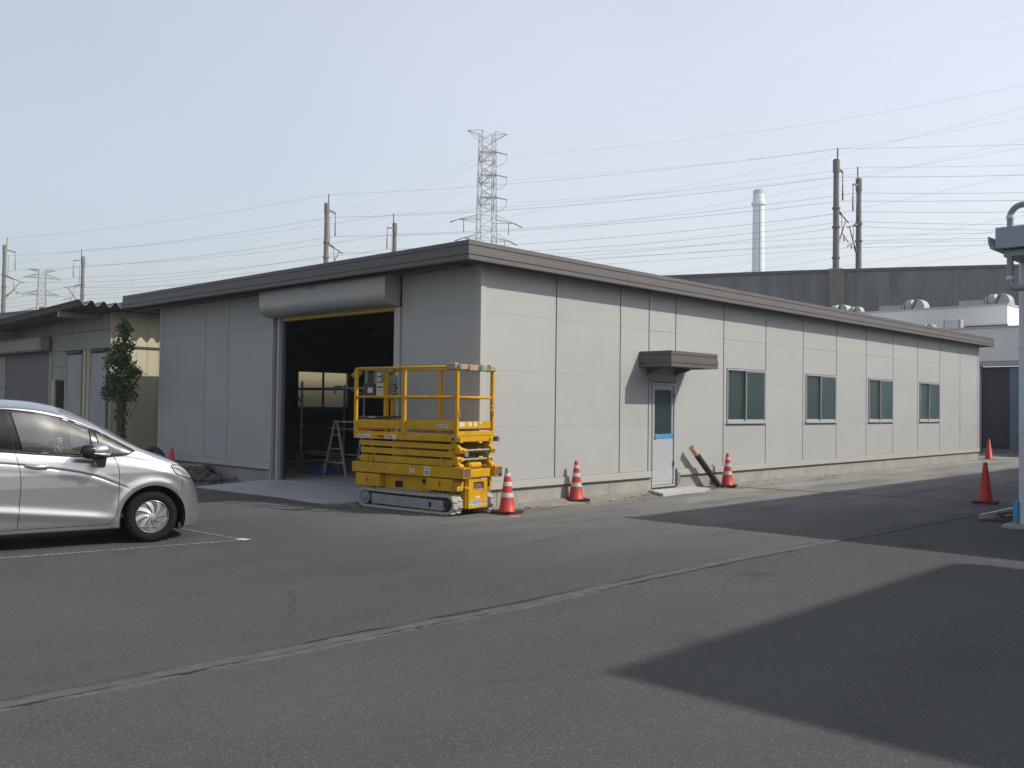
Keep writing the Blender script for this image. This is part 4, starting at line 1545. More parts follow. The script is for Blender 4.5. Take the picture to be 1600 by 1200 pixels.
for i, w_ in enumerate(RWIRES):
    P = [Vector(p) for p in w_]
    q = P[3] + (P[3] - P[2]) * 1.2 + Vector((0, 0, .8))
    pts = []
    for k in range(3):
        a, b, c, d = P[max(0, k - 1)], P[k], P[k + 1], P[min(3, k + 2)]
        for f in np.linspace(0, 1, 9)[:-1]:
            pts.append(0.5 * ((2 * b) + (c - a) * f + (2 * a - 5 * b + 4 * c - d) * f * f + (3 * b - a - 3 * c + d) * f ** 3))
    pts += [P[3], q]
    mb = MB()
    mb.tube(pts, .005 if i >= 10 else .0105, 4, caps=False)
    tag(mb.build('power_line', M['wire']), 'fine power line right of the lattice tower, ' + PWN[i], 'wire', 'power lines to the upper right')
ca, sa = math.cos(TA), math.sin(TA)
fa, fb = math.cos(R(75)), math.sin(R(75))
for (z, l), (z2, l2) in zip(((40.7, 4.4), (44.9, 4.4), (49.2, 4.4)), ((44, 8), (52, 8), (60, 8))):
    for s in (-1, 1):
        a = (TX + ca * l * s, TY + sa * l * s, z)
        b = (FX + fa * l2 * s, FY + fb * l2 * s, z2)
        wire([a, b], .006 if z > 53 else .011, 'faint power line falling left from the ' + {40.7: 'lowest', 44.9: 'middle', 49.2: 'upper', 53.9: 'topmost'}[z] + (' near' if s > 0 else ' far') + ' arm of the lattice tower', 'power lines to the far left pylon', 9.0, 'power_line')

# tall chimney
CH = empty('chimney', (-190.0, 349.4, 0), 0, 'tall pale blue white chimney stack beyond the viaduct', 'chimney')
mb = MB()
mb.tube([(0, 0, 0), (0, 0, 60), (0, 0, 93)], [3.4, 2.62, 2.35], 28)
mb.build('stack', M['chimney'], CH)
mb = MB()
mb.lathe([(2.4, 0), (3.0, .3), (3.0, 1.3), (2.4, 1.5)], (0, 0, 88.2), 28)
mb.build('gallery', M['chimney'], CH)
mb = MB()
mb.lathe([(2.36, 0), (2.2, 1.8), (1.9, 1.8)], (0, 0, 93), 28)
mb.build('rim', M['unit'], CH)
mb = MB()
mb.obox((2.1, -1.9, 10), (1.75, -1.75, 90), .7, .5)
mb.build('ladder', M['unit'], CH)

# aerial on the roofs at the left edge
AE = empty('tv_aerial', (-44.3, 5.5, 0), 0, 'thin television aerial sticking up at the left edge above the shed roof', 'aerial')
mb = MB()
mb.tube([(0, 0, 0), (0, 0, 7.35)], .03, 6)
mb.build('mast_tube', M['galv'], AE)
mb = MB()
mb.tube([(-.2, -.55, 7.2), (.2, .55, 7.2)], .025, 6)
for k in range(6):
    f = -1 + 2 * k / 5
    mb.tube([(.2 * f - .25, .55 * f + .1, 7.2), (.2 * f + .25, .55 * f - .1, 7.2)], .012, 4)
mb.build('boom', M['galv'], AE)

# ------------------------------------------------------------------ summer haze over the whole place
m = bpy.data.materials.new('haze_air')
m.use_nodes = True
nt = m.node_tree
nt.nodes.remove(nt.nodes['Principled BSDF'])
pv = nt.nodes.new('ShaderNodeVolumePrincipled')
pv.inputs['Color'].default_value = (0.90, 0.93, 0.97, 1)
pv.inputs['Density'].default_value = 0.0009
pv.inputs['Anisotropy'].default_value = 0.35
nt.links.new(pv.outputs[0], nt.nodes['Material Output'].inputs['Volume'])
hz = bx('haze', (-1850, -950, -2.0), (950, 1850, 97.0), m)
hz['kind'] = 'stuff'

# ------------------------------------------------------------------ silver hatchback
# local x forward along the car, y to the left, z up; the right side (-y) faces the photographer
HD = R(80.0)
CAR = empty('parked_car', (-0.752, -5.204, 0), HD, 'silver hatchback car parked at the left with its front towards the warehouse', 'car')
WMAX = 0.845


def sm(x, xs, ys):
    """monotone-ish smooth interpolation"""
    xs = np.asarray(xs, float); ys = np.asarray(ys, float)
    x = np.clip(x, xs[0], xs[-1])
    i = int(np.clip(np.searchsorted(xs, x) - 1, 0, len(xs) - 2))
    h = xs[i + 1] - xs[i]
    t = (x - xs[i]) / h
    def slope(k):
        if k == 0: return (ys[1] - ys[0]) / (xs[1] - xs[0])
        if k == len(xs) - 1: return (ys[-1] - ys[-2]) / (xs[-1] - xs[-2])
        a = (ys[k] - ys[k - 1]) / (xs[k] - xs[k - 1]); b = (ys[k + 1] - ys[k]) / (xs[k + 1] - xs[k])
        return 0 if a * b <= 0 else 2 * a * b / (a + b)
    m0, m1 = slope(i) * h, slope(i + 1) * h
    return ((2 * t ** 3 - 3 * t ** 2 + 1) * ys[i] + (t ** 3 - 2 * t ** 2 + t) * m0 + (-2 * t ** 3 + 3 * t ** 2) * ys[i + 1] + (t ** 3 - t ** 2) * m1)


S_REAR, S_FRONT = -3.36, 0.70
# side edge of roof / pillar / fender top, and centre line
EDGE_S = [-3.36, -3.1, -2.8, -2.4, -2.0, -1.57, -1.28, -0.98, -0.646, -0.276, -0.06, 0.14, 0.30, 0.40, 0.48, 0.56, 0.63, 0.70]
EDGE_Z = [1.00, 1.25, 1.42, 1.525, 1.56, 1.565, 1.545, 1.485, 1.355, 1.160, 1.055, .975, .905, .845, .755, .62, .50, .38]
EDGE_W = [.52, .56, .59, .62, .645, .655, .648, .632, .648, .70, .735, .735, .73, .70, .65, .56, .44, .20]
CEN_Z = [1.02, 1.30, 1.49, 1.60, 1.645, 1.65, 1.635, 1.585, 1.46, 1.24, 1.10, 1.025, .960, .905, .84, .74, .60, .42]
BELT_S = [-3.36, -2.9, -2.3, -1.6, -1.16, -0.67, -0.3, 0.0, 0.25, 0.40, 0.50, 0.60, 0.70]
BELT_Z = [1.0, 1.14, 1.135, 1.105, 1.058, 1.020, .985, .925, .850, .760, .66, .50, .34]
WID_S = [-3.36, -3.25, -3.0, -2.6, -2.0, -1.0, -0.2, 0.12, 0.30, 0.42, 0.53, 0.62, 0.675, 0.70]
WID_W = [.60, .70, .80, .835, .845, .845, .84, .828, .785, .725, .635, .51, .37, .22]
BOT_S = [-3.36, -3.0, -2.6, -0.4, 0.2, 0.40, 0.55, 0.70]
BOT_Z = [.30, .24, .20, .195, .17, .155, .165, .22]
CRE_S = [-3.36, -2.4, -1.6, -1.08, -0.70, -0.34, -0.1]
CRE_Z = [1.02, .995, .957, .886, .810, .668, .56]
CHR_S = [-3.36, -2.4, -1.58, -0.43, -0.2]
CHR_Z = [.62, .55, .47, .335, .30]


def side_w(s, z):
    """half width of the body side below the belt"""
    W = sm(s, WID_S, WID_W)
    zb = sm(s, BELT_S, BELT_Z)
    f = np.interp(z, [.15, .20, .27, .36, .50, .68, .82, .95, 1.15], [.945, .962, .978, .985, .990, 1.0, 1.0, .990, .955])
    w = W * f
    # shoulder rolls inwards towards the belt
    k = (z - (zb - .10)) / .10
    if k > 0: w -= .030 * min(k, 1.6) ** 2
    # crease: undercut line with a flared panel below
    if -3.3 < s < -0.12:
        fade = min(1, max(0, (-0.20 - s) / .35)) * min(1, (s + 3.3) / .5)
        zc = sm(s, CRE_S, CRE_Z)
        u = z - zc
        w += fade * (.003 * math.exp(-((u - .03) / .025) ** 2) - .0065 * math.exp(-((u - .000) / .0085) ** 2)
                     + .002 * math.exp(-((u + .04) / .035) ** 2))
        zk = sm(s, CHR_S, CHR_Z)
        u = z - zk
        fade2 = min(1, max(0, (-0.36 - s) / .25)) * min(1, (s + 3.0) / .4)
        w += fade2 * (.020 / (1 + math.exp(u / .016)) - .020) + fade2 * (-.020 / (1 + math.exp((u + .075) / .02)) * .9 + .0)
    # wheel arch lips
    for (cx, cz) in ((0.0, .29), (-2.53, .29)):
        d = math.hypot(s - cx, z - cz)
        w += .014 * math.exp(-((d - .415) / .05) ** 2) * (1 if z > .2 else .6)
        if s > 0 and cx == 0: pass
    return w


NU = 260
us = np.concatenate([np.linspace(S_REAR, -1.7, 60), np.linspace(-1.68, 0.42, 150), np.linspace(0.43, S_FRONT, 36)])
rows_low = np.concatenate([np.linspace(0, 1, 106)])
NG = 26
NR = 9
grid = []
for s in us:
    W = sm(s, WID_S, WID_W)
    zb = sm(s, BELT_S, BELT_Z)
    z0 = sm(s, BOT_S, BOT_Z)
    ez, ew, cz = sm(s, EDGE_S, EDGE_Z), sm(s, EDGE_S, EDGE_W), sm(s, EDGE_S, CEN_Z)
    ew = min(ew, W * .93)
    ez = max(ez, zb + .02)
    cz = max(cz, ez + .01)
    col = [(s, 0.0, z0 - .02), (s, W * .7, z0 - .02), (s, W * .92, z0 - .012)]
    for f in rows_low:
        z = z0 + (zb - z0) * f
        col.append((s, side_w(s, z), z))
    wb = side_w(s, zb)
    n1 = NG
    for k in range(1, n1 + 1):
        f = k / n1
        # glass barrel curve from belt to roof edge
        z = zb + (ez - zb) * f
        w = wb + (ew - wb) * f + .045 * math.sin(math.pi * f) * min(1, (ez - zb) / .35)
        col.append((s, w, z))
    wl_ = ew
    for k in range(1, NR + 1):
        f = k / NR
        w = wl_ * (1 - f)
        z = ez + (cz - ez) * (1 - (1 - f) ** 2.2)
        col.append((s, w, z))
    grid.append(col)
GR = np.array(grid)                       # nu x nv x 3
nu, nv = GR.shape[:2]
IB = 3 + len(rows_low) - 1                # belt row
IE = IB + NG                              # roof edge row

# wheel arches: snap the rows to the arch circle
for (cx, cz, rad) in ((0.0, .30, .368), (-2.53, .30, .368)):
    d = np.hypot(GR[:, :, 0] - cx, GR[:, :, 2] - cz)
    near = (np.abs(d - rad) < .011) & (GR[:, :, 1] > .5) & (np.arange(nv)[None, :] > 1)
    fx = cx + (GR[:, :, 0] - cx) / np.maximum(d, 1e-6) * rad
    fz = cz + (GR[:, :, 2] - cz) / np.maximum(d, 1e-6) * rad
    GR[:, :, 0] = np.where(near, fx, GR[:, :, 0])
    GR[:, :, 2] = np.where(near, fz, GR[:, :, 2])

# vertex normals
du = np.gradient(GR, axis=0)
dv = np.gradient(GR, axis=1)
nrm = np.cross(du, dv)
nrm /= np.maximum(np.linalg.norm(nrm, axis=2, keepdims=True), 1e-9)
if nrm[nu // 2, IB - 10, 1] < 0: nrm = -nrm


def inpoly(x, y, poly):
    c = False
    j = len(poly) - 1
    for i in range(len(poly)):
        xi, yi = poly[i]; xj, yj = poly[j]
        if (yi > y) != (yj > y) and x < (xj - xi) * (y - yi) / (yj - yi) + xi: c = not c
        j = i
    return c


P_WIN = [(-1.490, 1.500), (-1.375, 1.098), (-1.162, 1.066), (-.672, 1.034), (-.690, 1.315), (-.86, 1.390), (-1.07, 1.450), (-1.28, 1.487)]
P_TRI = [(-.630, 1.288), (-.570, 1.040), (-.33, 1.050), (-.265, 1.072), (-.43, 1.185)]
P_TRIF = [(-.650, 1.312), (-.575, 1.008), (-.30, 1.030), (-.205, 1.072), (-.38, 1.170)]
P_REAR = [(-2.32, 1.495), (-2.36, 1.165), (-1.64, 1.118), (-1.62, 1.505), (-1.9, 1.51)]
P_QTR = [(-2.46, 1.48), (-2.44, 1.18), (-2.75, 1.20), (-2.72, 1.40)]
P_DLO = [(-2.86, 1.36), (-2.86, 1.17), (-2.4, 1.142), (-1.6, 1.088), (-1.16, 1.046), (-.62, 1.012), (-.30, 1.030), (-.205, 1.072), (-.38, 1.170),
         (-.646, 1.320), (-.86, 1.408), (-1.07, 1.470), (-1.28, 1.508), (-1.57, 1.532), (-2.0, 1.53), (-2.4, 1.50)]
P_FDOOR = [(-1.41, .235), (-.50, .235), (-.43, .30), (-.388, .42), (-.378, .82), (-.43, 1.02), (-.60, 1.33), (-.86, 1.43), (-1.28, 1.53), (-1.56, 1.555), (-1.455, 1.09),
           (-1.39, .816)]
P_RDOOR = [(-1.415, .235), (-1.395, .816), (-1.46, 1.09), (-1.565, 1.555), (-2.0, 1.55), (-2.38, 1.52), (-2.40, 1.1), (-2.2, .72), (-2.02, .42), (-1.98, .235)]
P_LAMP = [(.205, .895), (.30, .890), (.39, .845), (.47, .765), (.498, .715), (.42, .735), (.30, .775), (.24, .825)]
buckets = {}


def put(part, q, side):
    buckets.setdefault(part, []).append((q, side))


for i in range(nu - 1):
    for j in range(nv - 1):
        c = (GR[i, j] + GR[i + 1, j] + GR[i + 1, j + 1] + GR[i, j + 1]) / 4
        s, w, z = c
        side = j >= 3
        if side and w > .45 and z < .75:
            if math.hypot(s, z - .30) < .368 or math.hypot(s + 2.53, z - .30) < .368: continue
        part = 'body'
        if j < 2: part = 'underbody'
        elif j < IE + 1 and j >= 3:
            if inpoly(s, z, P_WIN): part = 'front_window'
            elif inpoly(s, z, P_TRI): part = 'quarter_window'
            elif inpoly(s, z, P_REAR): part = 'rear_window'
            elif inpoly(s, z, P_QTR): part = 'rear_window'
            elif inpoly(s, z, P_DLO): part = 'window_frame'
            elif s > .15 and inpoly(s, z, P_LAMP): part = 'headlight'
            elif inpoly(s, z, P_FDOOR): part = 'front_door'
            elif inpoly(s, z, P_RDOOR): part = 'rear_door'
        if j > IE:
            f = (j - IE) / NR
            if -.98 < s < -.10 and f > .08: part = 'windscreen'
            elif s >= -.10 and s < .62: part = 'bonnet'
            elif s < -2.98: part = 'rear_screen'
        if part == 'body' and s > .42: part = 'front_bumper'
        if part == 'body' and s < -3.0 and z < .72: part = 'rear_bumper'
        if part == 'body' and s < -3.16 and .80 < z < 1.08 and w > .5: part = 'tail_lamp'
        put(part, (i, j), side)
PM = {'body': 'paint', 'underbody': 'black', 'front_window': 'car_glass', 'quarter_window': 'car_glass', 'rear_window': 'car_glass', 'window_frame': 'black_gloss',
      'headlight': 'headlight', 'front_door': 'paint', 'rear_door': 'paint', 'windscreen': 'car_glass', 'bonnet': 'paint', 'rear_screen': 'car_glass',
      'front_bumper': 'paint', 'rear_bumper': 'paint', 'tail_lamp': 'tail'}
BOTH = {'body', 'underbody', 'windscreen', 'bonnet', 'rear_screen', 'front_bumper', 'rear_bumper'}
PART = {}


def grid_part(name, faces, m, sides, parent=CAR, off=0.0):
    idx, V, Nn, F = {}, [], [], []
    for sgn in sides:
        for (i, j), _ in faces:
            f = []
            for (a, b) in ((i, j), (i + 1, j), (i + 1, j + 1), (i, j + 1)):
                k = (a, b, sgn if GR[a, b, 1] > 1e-5 else 0)
                if k not in idx:
                    idx[k] = len(V)
                    p, n = GR[a, b], nrm[a, b]
                    V.append((p[0] + n[0] * off, sgn * (p[1] + n[1] * off), p[2] + n[2] * off))
                    Nn.append((n[0], sgn * n[1], n[2]) if k[2] else (n[0], 0, n[2]))
                f.append(idx[k])
            f = f if sgn < 0 else f[::-1]
            ff = []
            for q in f:
                if q not in ff: ff.append(q)
            if len(ff) > 2: F.append(ff)
    me = bpy.data.meshes.new(name)
    me.from_pydata(V, [], F)
    # make the winding agree with the outward normals
    n0 = me.polygons[len(F) // 2].normal
    c0 = Nn[F[len(F) // 2][0]]
    if n0.x * c0[0] + n0.y * c0[1] + n0.z * c0[2] < 0: me.flip_normals()
    me.polygons.foreach_set('use_smooth', [True] * len(me.polygons))
    me.normals_split_custom_set_from_vertices([Vector(n).normalized() for n in Nn])
    me.materials.append(M[m])
    return link_mesh(name, me, parent)


for part, faces in buckets.items():
    if part in BOTH:
        PART[part] = grid_part(part, faces, PM[part], (-1, 1))
    elif part == 'window_frame':
        grid_part(part, faces, PM[part], (-1,)); grid_part(part, faces, PM[part], (1,))
    else:
        for sgn in (-1, 1):
            o = grid_part(part, faces, PM[part], (sgn,))
            if sgn < 0: PART[part] = o


for i_, nm in ((0, 'tailgate'), (nu - 1, 'front_grille')):
    ring = [tuple(GR[i_, j]) for j in range(nv)]
    loop = ring + [(x, -y, z) for x, y, z in ring[::-1]]
    cx = ring[0][0]
    cz_ = sum(p[2] for p in loop) / len(loop)
    mb = MB()
    vs = mb.verts(loop)
    inner = mb.verts([(cx + (-.05 if i_ == 0 else .03), y * .55, cz_ + (z - cz_) * .6) for x, y, z in loop])
    n_ = len(loop)
    for k in range(n_):
        j = (k + 1) % n_
        mb.face([vs[k], vs[j], inner[j], inner[k]], 0, True)
    mb.face(inner)
    mb.build(nm, M['paint' if i_ == 0 else 'black_gloss'], CAR, sharp=60)


def surf_pt(s, z, off=0.0, sgn=-1):
    d = (GR[:, 3:IE + 3, 0] - s) ** 2 + (GR[:, 3:IE + 3, 2] - z) ** 2
    flat = np.argsort(d, axis=None)[:4]
    ws, acc, an = 0, np.zeros(3), np.zeros(3)
    for fi in flat:
        i, j = np.unravel_index(fi, d.shape)
        w = 1 / (d[i, j] + 1e-6)
        acc += w * GR[i, j + 3]; an += w * nrm[i, j + 3]; ws += w
    p, n = acc / ws, an / ws
    y = p[1]
    return Vector((s + n[0] * off, sgn * (y + n[1] * off), z + n[2] * off))


def seam(pts, r, parent, m='black', name='panel_gap', off=-.001, n=60, sgn=-1):
    P = [Vector((*p, 0)) for p in pts]
    L = [0]
    for a, b in zip(P, P[1:]): L.append(L[-1] + (b - a).length)
    out = []
    for t in np.linspace(0, L[-1], n):
        s = sm(t, L, [p.x for p in P]); z = sm(t, L, [p.y for p in P])
        out.append(surf_pt(s, z, off, sgn))
    # smooth the chain a little
    for _ in range(2):
        out = [out[0]] + [(a + b * 2 + c) / 4 for a, b, c in zip(out, out[1:], out[2:])] + [out[-1]]
    mb = MB()
    mb.tube(out, r, 6)
    return mb.build(name, M[m], parent)


for sgn in (-1, 1):
    pr_ = CAR
    seam([(-.44, 1.005), (-.405, .93), (-.382, .80), (-.384, .60), (-.392, .42), (-.425, .315), (-.50, .247)], .0042, pr_, sgn=sgn)
    seam([(-1.56, 1.53), (-1.50, 1.28), (-1.455, 1.09), (-1.405, .90), (-1.390, .75), (-1.398, .50), (-1.412, .25)], .0042, pr_, sgn=sgn)
    seam([(-2.40, 1.12), (-2.22, .74), (-2.06, .46)], .0042, pr_, sgn=sgn)
    seam([(-2.05, .236), (-1.41, .240), (-.48, .243)], .0045, pr_, sgn=sgn)
    seam([(-.20, 1.085), (-.05, 1.03), (.08, .965), (.20, .915), (.30, .885)], .0035, pr_, sgn=sgn)
    seam([(.36, .75), (.35, .66), (.335, .54)], .0035, pr_, sgn=sgn)
    seam(P_LAMP + P_LAMP[:1], .006, pr_, 'black_gloss', 'lamp_rim', .001, 70, sgn)
    # black weather strips round the glass
    seam([(-2.86, 1.168), (-2.4, 1.140), (-1.6, 1.086), (-1.16, 1.046), (-.62, 1.010), (-.30, 1.028), (-.205, 1.070)], .009, pr_, 'black_gloss', 'window_strip', .002, 90, sgn)
    seam([(-.205, 1.074), (-.38, 1.174), (-.646, 1.324), (-.86, 1.412), (-1.07, 1.474), (-1.28, 1.511), (-1.57, 1.536), (-2.0, 1.534), (-2.4, 1.505)], .008, pr_, 'black_gloss',
         'window_strip', .001, 90, sgn)
    seam(P_WIN[:1] + P_WIN[1:2], .008, pr_, 'black_gloss', 'window_strip', .001, 30, sgn)
    seam(P_WIN[3:5], .008, pr_, 'black_gloss', 'window_strip', .001, 20, sgn)
    seam(P_TRI[:2], .007, pr_, 'black_gloss', 'window_strip', .001, 20, sgn)

# wheel wells
for cx in (0.0, -2.53):
    for sgn in (-1, 1):
        mb = MB()
        pr = []
        n = 28
        for k in range(n + 1):
            a = math.pi * (-0.12 + 1.24 * k / n)
            pr.append((cx + .372 * math.cos(a), .30 + .372 * math.sin(a)))
        va = mb.verts([(x, sgn * .835, z) for x, z in pr])
        vb = mb.verts([(x, sgn * .40, z) for x, z in pr])
        for k in range(n): mb.face([va[k], va[k + 1], vb[k + 1], vb[k]], 0, True)
        mb.face(vb)
        mb.build('wheel_well', M['black'], CAR)


def wheel(cx, sgn):
    w = empty('wheel', (cx, sgn * .70, .30))
    w.parent = CAR
    f = sgn
    mb = MB()
    prof = [(.185, -.085), (.245, -.095), (.28, -.085), (.298, -.055), (.300, 0), (.298, .055), (.285, .085), (.262, .100), (.235, .102), (.205, .095), (.196, .085),
            (.19, .06)]
    mb.lathe([(r, f * z) for r, z in prof], (0, 0, 0), 56, axis='y')
    mb.build('tyre', M['tyre'], w, sharp=60)
    mb = MB()
    mb.lathe([(.192, f * .02), (.197, f * .086), (.190, f * .094), (.180, f * .088), (.176, f * .055), (.05, f * .045), (.02, f * .045)], (0, 0, 0), 48, axis='y')
    rim = mb.build('rim', M['black'], w, sharp=50)
    mb = MB()
    # rim ring
    mb.lathe([(.178, f * .080), (.186, f * .094), (.193, f * .090), (.193, f * .080)], (0, 0, 0), 48, axis='y')
    mb.lathe([(.045, f * .088), (.040, f * .100), (.020, f * .104), (.004, f * .105)], (0, 0, 0), 24, axis='y')
    # nine swirling blades
    for k in range(9):
        a0 = 2 * math.pi * k / 9
        left, right = [], []
        for q in range(7):
            t = q / 6
            r = .035 + .150 * t
            tw = .50 * t * (1 if f < 0 else -1)
            half = (.32 - .12 * t)
            left.append((r, a0 + tw - half + .06 * t))
            right.append((r, a0 + tw + half * (.50 + .12 * math.sin(3 * t))))
        yy = lambda t: f * (.098 - .012 * t)
        va, vb, wa, wb = [], [], [], []
        for q in range(7):
            t = q / 6
            for lst, (r, a), dy in ((va, left[q], -.005 * f), (vb, right[q], .004 * f)):
                lst.append(mb.bm.verts.new((r * math.cos(a), yy(t) + dy, r * math.sin(a))))
            for lst, (r, a) in ((wa, left[q]), (wb, right[q])):
                lst.append(mb.bm.verts.new((r * math.cos(a), f * .060, r * math.sin(a))))
        for q in range(6):
            mb.face([va[q], vb[q], vb[q + 1], va[q + 1]])
            mb.face([va[q], va[q + 1], wa[q + 1], wa[q]])
            mb.face([vb[q], wb[q], wb[q + 1], vb[q + 1]])
    mb.build('wheel_cover', M['rim'], w, sharp=30)


for cx in (0.0, -2.53):
    for sgn in (-1, 1): wheel(cx, sgn)

# mirrors
for sgn in (-1, 1):
    def blob(c, r, p=2.4, cut=None, seg=20, rings=14):
        mb = MB()
        vs = []
        for a in range(rings + 1):
            th = math.pi * a / rings
            row = []
            for b in range(seg):
                ph = 2 * math.pi * b / seg
                d = Vector((math.sin(th) * math.cos(ph), math.sin(th) * math.sin(ph), math.cos(th)))
                k = (abs(d.x) ** p + abs(d.y) ** p + abs(d.z) ** p) ** (-1 / p)
                row.append(mb.bm.verts.new((c[0] + d.x * k * r[0], c[1] + d.y * k * r[1], c[2] + d.z * k * r[2])))
            vs.append(row)
        for a in range(rings):
            for b in range(seg):
                b2 = (b + 1) % seg
                mb.face([vs[a][b], vs[a + 1][b], vs[a + 1][b2], vs[a][b2]], 0, True)
        bmesh.ops.remove_doubles(mb.bm, verts=mb.bm.verts, dist=1e-5)
        return mb
    mi = empty('wing_mirror', (-.665, sgn * .985, 1.085))
    mi.parent = CAR
    blob((0.02, 0, .008), (.128, .105, .080), 2.3).build('mirror_shell', M['paint'], mi, sharp=80)
    blob((-.075, -.004 * sgn, -.004), (.095, .102, .076), 3.2).build('mirror_housing', M['black_gloss'], mi, sharp=80)
    blob((-.03, 0, -.052), (.125, .095, .036), 2.4).build('mirror_underside', M['black_gloss'], mi, sharp=80)
    mb = MB()
    mb.prism([(-.02, -.05), (.105, -.05), (.085, -.175), (.06, -.185), (.0, -.18)], 0.03 * sgn, -.13 * sgn, 'y')
    mb.build('mirror_foot', M['black_gloss'], mi)
    mb = MB()
    mb.tube([(-.05, .104 * sgn, -.02), (.05, .106 * sgn, -.035), (.10, .085 * sgn, -.03)], .008, 6)
    mb.build('indicator_strip', M['headlight'], mi)
# door handles
for sgn in (-1, 1):
    for c, z in ((-1.235, .925), (-2.10, .985)):
        mb = MB()
        pts = []
        for k in range(9):
            t = k / 8
            p = surf_pt(c - .115 + .23 * t, z + .012 - .024 * t, .012 + .026 * math.sin(math.pi * t), sgn)
            pts.append(p)
        mb.tube(pts, [.014, .020, .024, .026, .026, .026, .024, .020, .014], 12)
        mb.build('door_handle', M['paint'], CAR)
        mb = MB()
        pts = [surf_pt(c - .10 + .2 * k / 6, z - .006 - .02 * k / 6, .003, sgn) for k in range(7)]
        mb.tube(pts, [.01, .020, .026, .028, .026, .020, .01], 8)
        mb.build('handle_recess', M['cabin'], CAR)
# cabin
bx('cabin_floor', (-2.9, -.70, .30), (-.15, .70, .34), M['cabin'], CAR)
bx('dashboard', (-.75, -.66, .78), (-.22, .66, 1.02), M['cabin'], CAR, .06)
for sgn in (-1, 1):
    bx('door_lining', (-2.3, sgn * .72, .35), (-.40, sgn * .76, 1.00), M['cabin_light'], CAR, .01)
    st = empty('seat', (-1.55, sgn * .36, 0)); st.parent = CAR
    bx('cushion', (-.02, -.25, .50), (.50, .25, .66), M['seat'], st, .05)
    mb = MB()
    mb.obox((-.02, 0, .60), (-.26, 0, 1.18), .48, .14, 0, (1, 0, .3), .05)
    mb.build('backrest', M['seat'], st)
    mb = MB()
    mb.obox((-.27, 0, 1.22), (-.31, 0, 1.40), .26, .10, 0, (1, 0, .2), .04)
    mb.build('headrest', M['seat'], st)
bx('rear_bench', (-2.75, -.62, .5), (-2.35, .62, 1.15), M['seat'], CAR, .05)
bx('roof_lining', (-2.7, -.52, 1.50), (-1.15, .52, 1.515), M['cabin_light'], CAR)
mb = MB()
sw = []
for k in range(25):
    a = 2 * math.pi * k / 24
    sw.append(Vector((-.92 - .06 * math.sin(a) * 1.2, -.36 + .18 * math.cos(a), .99 + .17 * math.sin(a))))
mb.tube(sw, .016, 8)
mb.obox((-.92, -.36, .99), (-.70, -.36, .93), .12, .10, 0, (0, 0, 1), .02)
mb.build('steering_wheel', M['seat'], CAR)
for sgn in (-1, 1):
    mb = MB()
    mb.obox((-.28, sgn * .69, 1.06), (-.98, sgn * .61, 1.47), .06, .05)
    mb.build('pillar_lining', M['cabin_light'], CAR)
bx('splash_guard', (.30, -.80, .135), (.335, -.60, .21), M['black'], CAR)
bx('splash_guard', (.30, .60, .135), (.335, .80, .21), M['black'], CAR)
mb = MB()
mb.lathe([(.011, 0), (.011, .004), (.004, .006)], (-1.36, -.842, .815), 12, axis='y')
mb.build('key_cylinder', M['alu'], CAR)

# ------------------------------------------------------------------ traffic cones
def cone(loc, rz, label, striped, tilt=0.0, h=0.70, weight=True, black_tip=False):
    t = empty('traffic_cone', loc, rz, label, 'traffic cone', 'traffic cones on the asphalt')
    t.rotation_euler = (tilt, 0, rz)
    mb = MB()
    mb.box((-.185, -.185, 0.0), (.185, .185, 0.022), 0, .006)
    mb.build('foot_plate', M['cone_red'], t)
    def rad(z): return .128 - (z - .03) * (.128 - .030) / (h - .03)
    if striped:
        cuts = [(.03, .255, 0), (.255, .325, 1), (.325, .425, 0), (.425, .490, 1), (.490, .570, 0), (.570, .625, 1), (.625, h, 0 if not black_tip else 2)]
    else: cuts = [(.03, h, 0)]
    for a, b, k in cuts:
        mb = MB()
        e = .0015 if k == 1 else 0
        pr = [(rad(a) + e, a), (rad(b) + e, b)]
        if a == .03: pr = [(.150, .022), (.140, .034)] + [(rad(.05), .05), pr[1]]
        if b == h: pr = pr[:-1] + [(rad(h) + .002, h - .01), (rad(h) - .006, h), (.012, h + .001)]
        mb.lathe(pr, (0, 0, 0), 32)
        mb.build('white_band' if k == 1 else ('cone_tip' if k == 2 else 'cone_body'), M['cone_white'] if k == 1 else (M['grey_paint'] if k == 2 else M['cone_red']), t, sharp=40)
    if weight:
        mb = MB()
        # square rubber weight with a round hole, resting on the foot plate
        n = 32
        zs = (.0235, .048)
        ri, ro = [], []
        for z in zs:
            ri.append(mb.verts([(.152 * math.cos(2 * math.pi * k / n), .152 * math.sin(2 * math.pi * k / n), z) for k in range(n)]))
            q = []
            for k in range(n):
                c, s_ = math.cos(2 * math.pi * k / n), math.sin(2 * math.pi * k / n)
                m_ = .20 / max(abs(c), abs(s_))
                m_ = min(m_, .262)
                q.append((m_ * c, m_ * s_, z))
            ro.append(mb.verts(q))
        for k in range(n):
            j = (k + 1) % n
            mb.face([ri[1][k], ri[1][j], ro[1][j], ro[1][k]])
            mb.face([ri[0][k], ro[0][k], ro[0][j], ri[0][j]])
            mb.face([ro[0][k], ro[1][k], ro[1][j], ro[0][j]])
            mb.face([ri[0][k], ri[0][j], ri[1][j], ri[1][k]])
        mb.build('rubber_weight', M['black'], t)
    return t


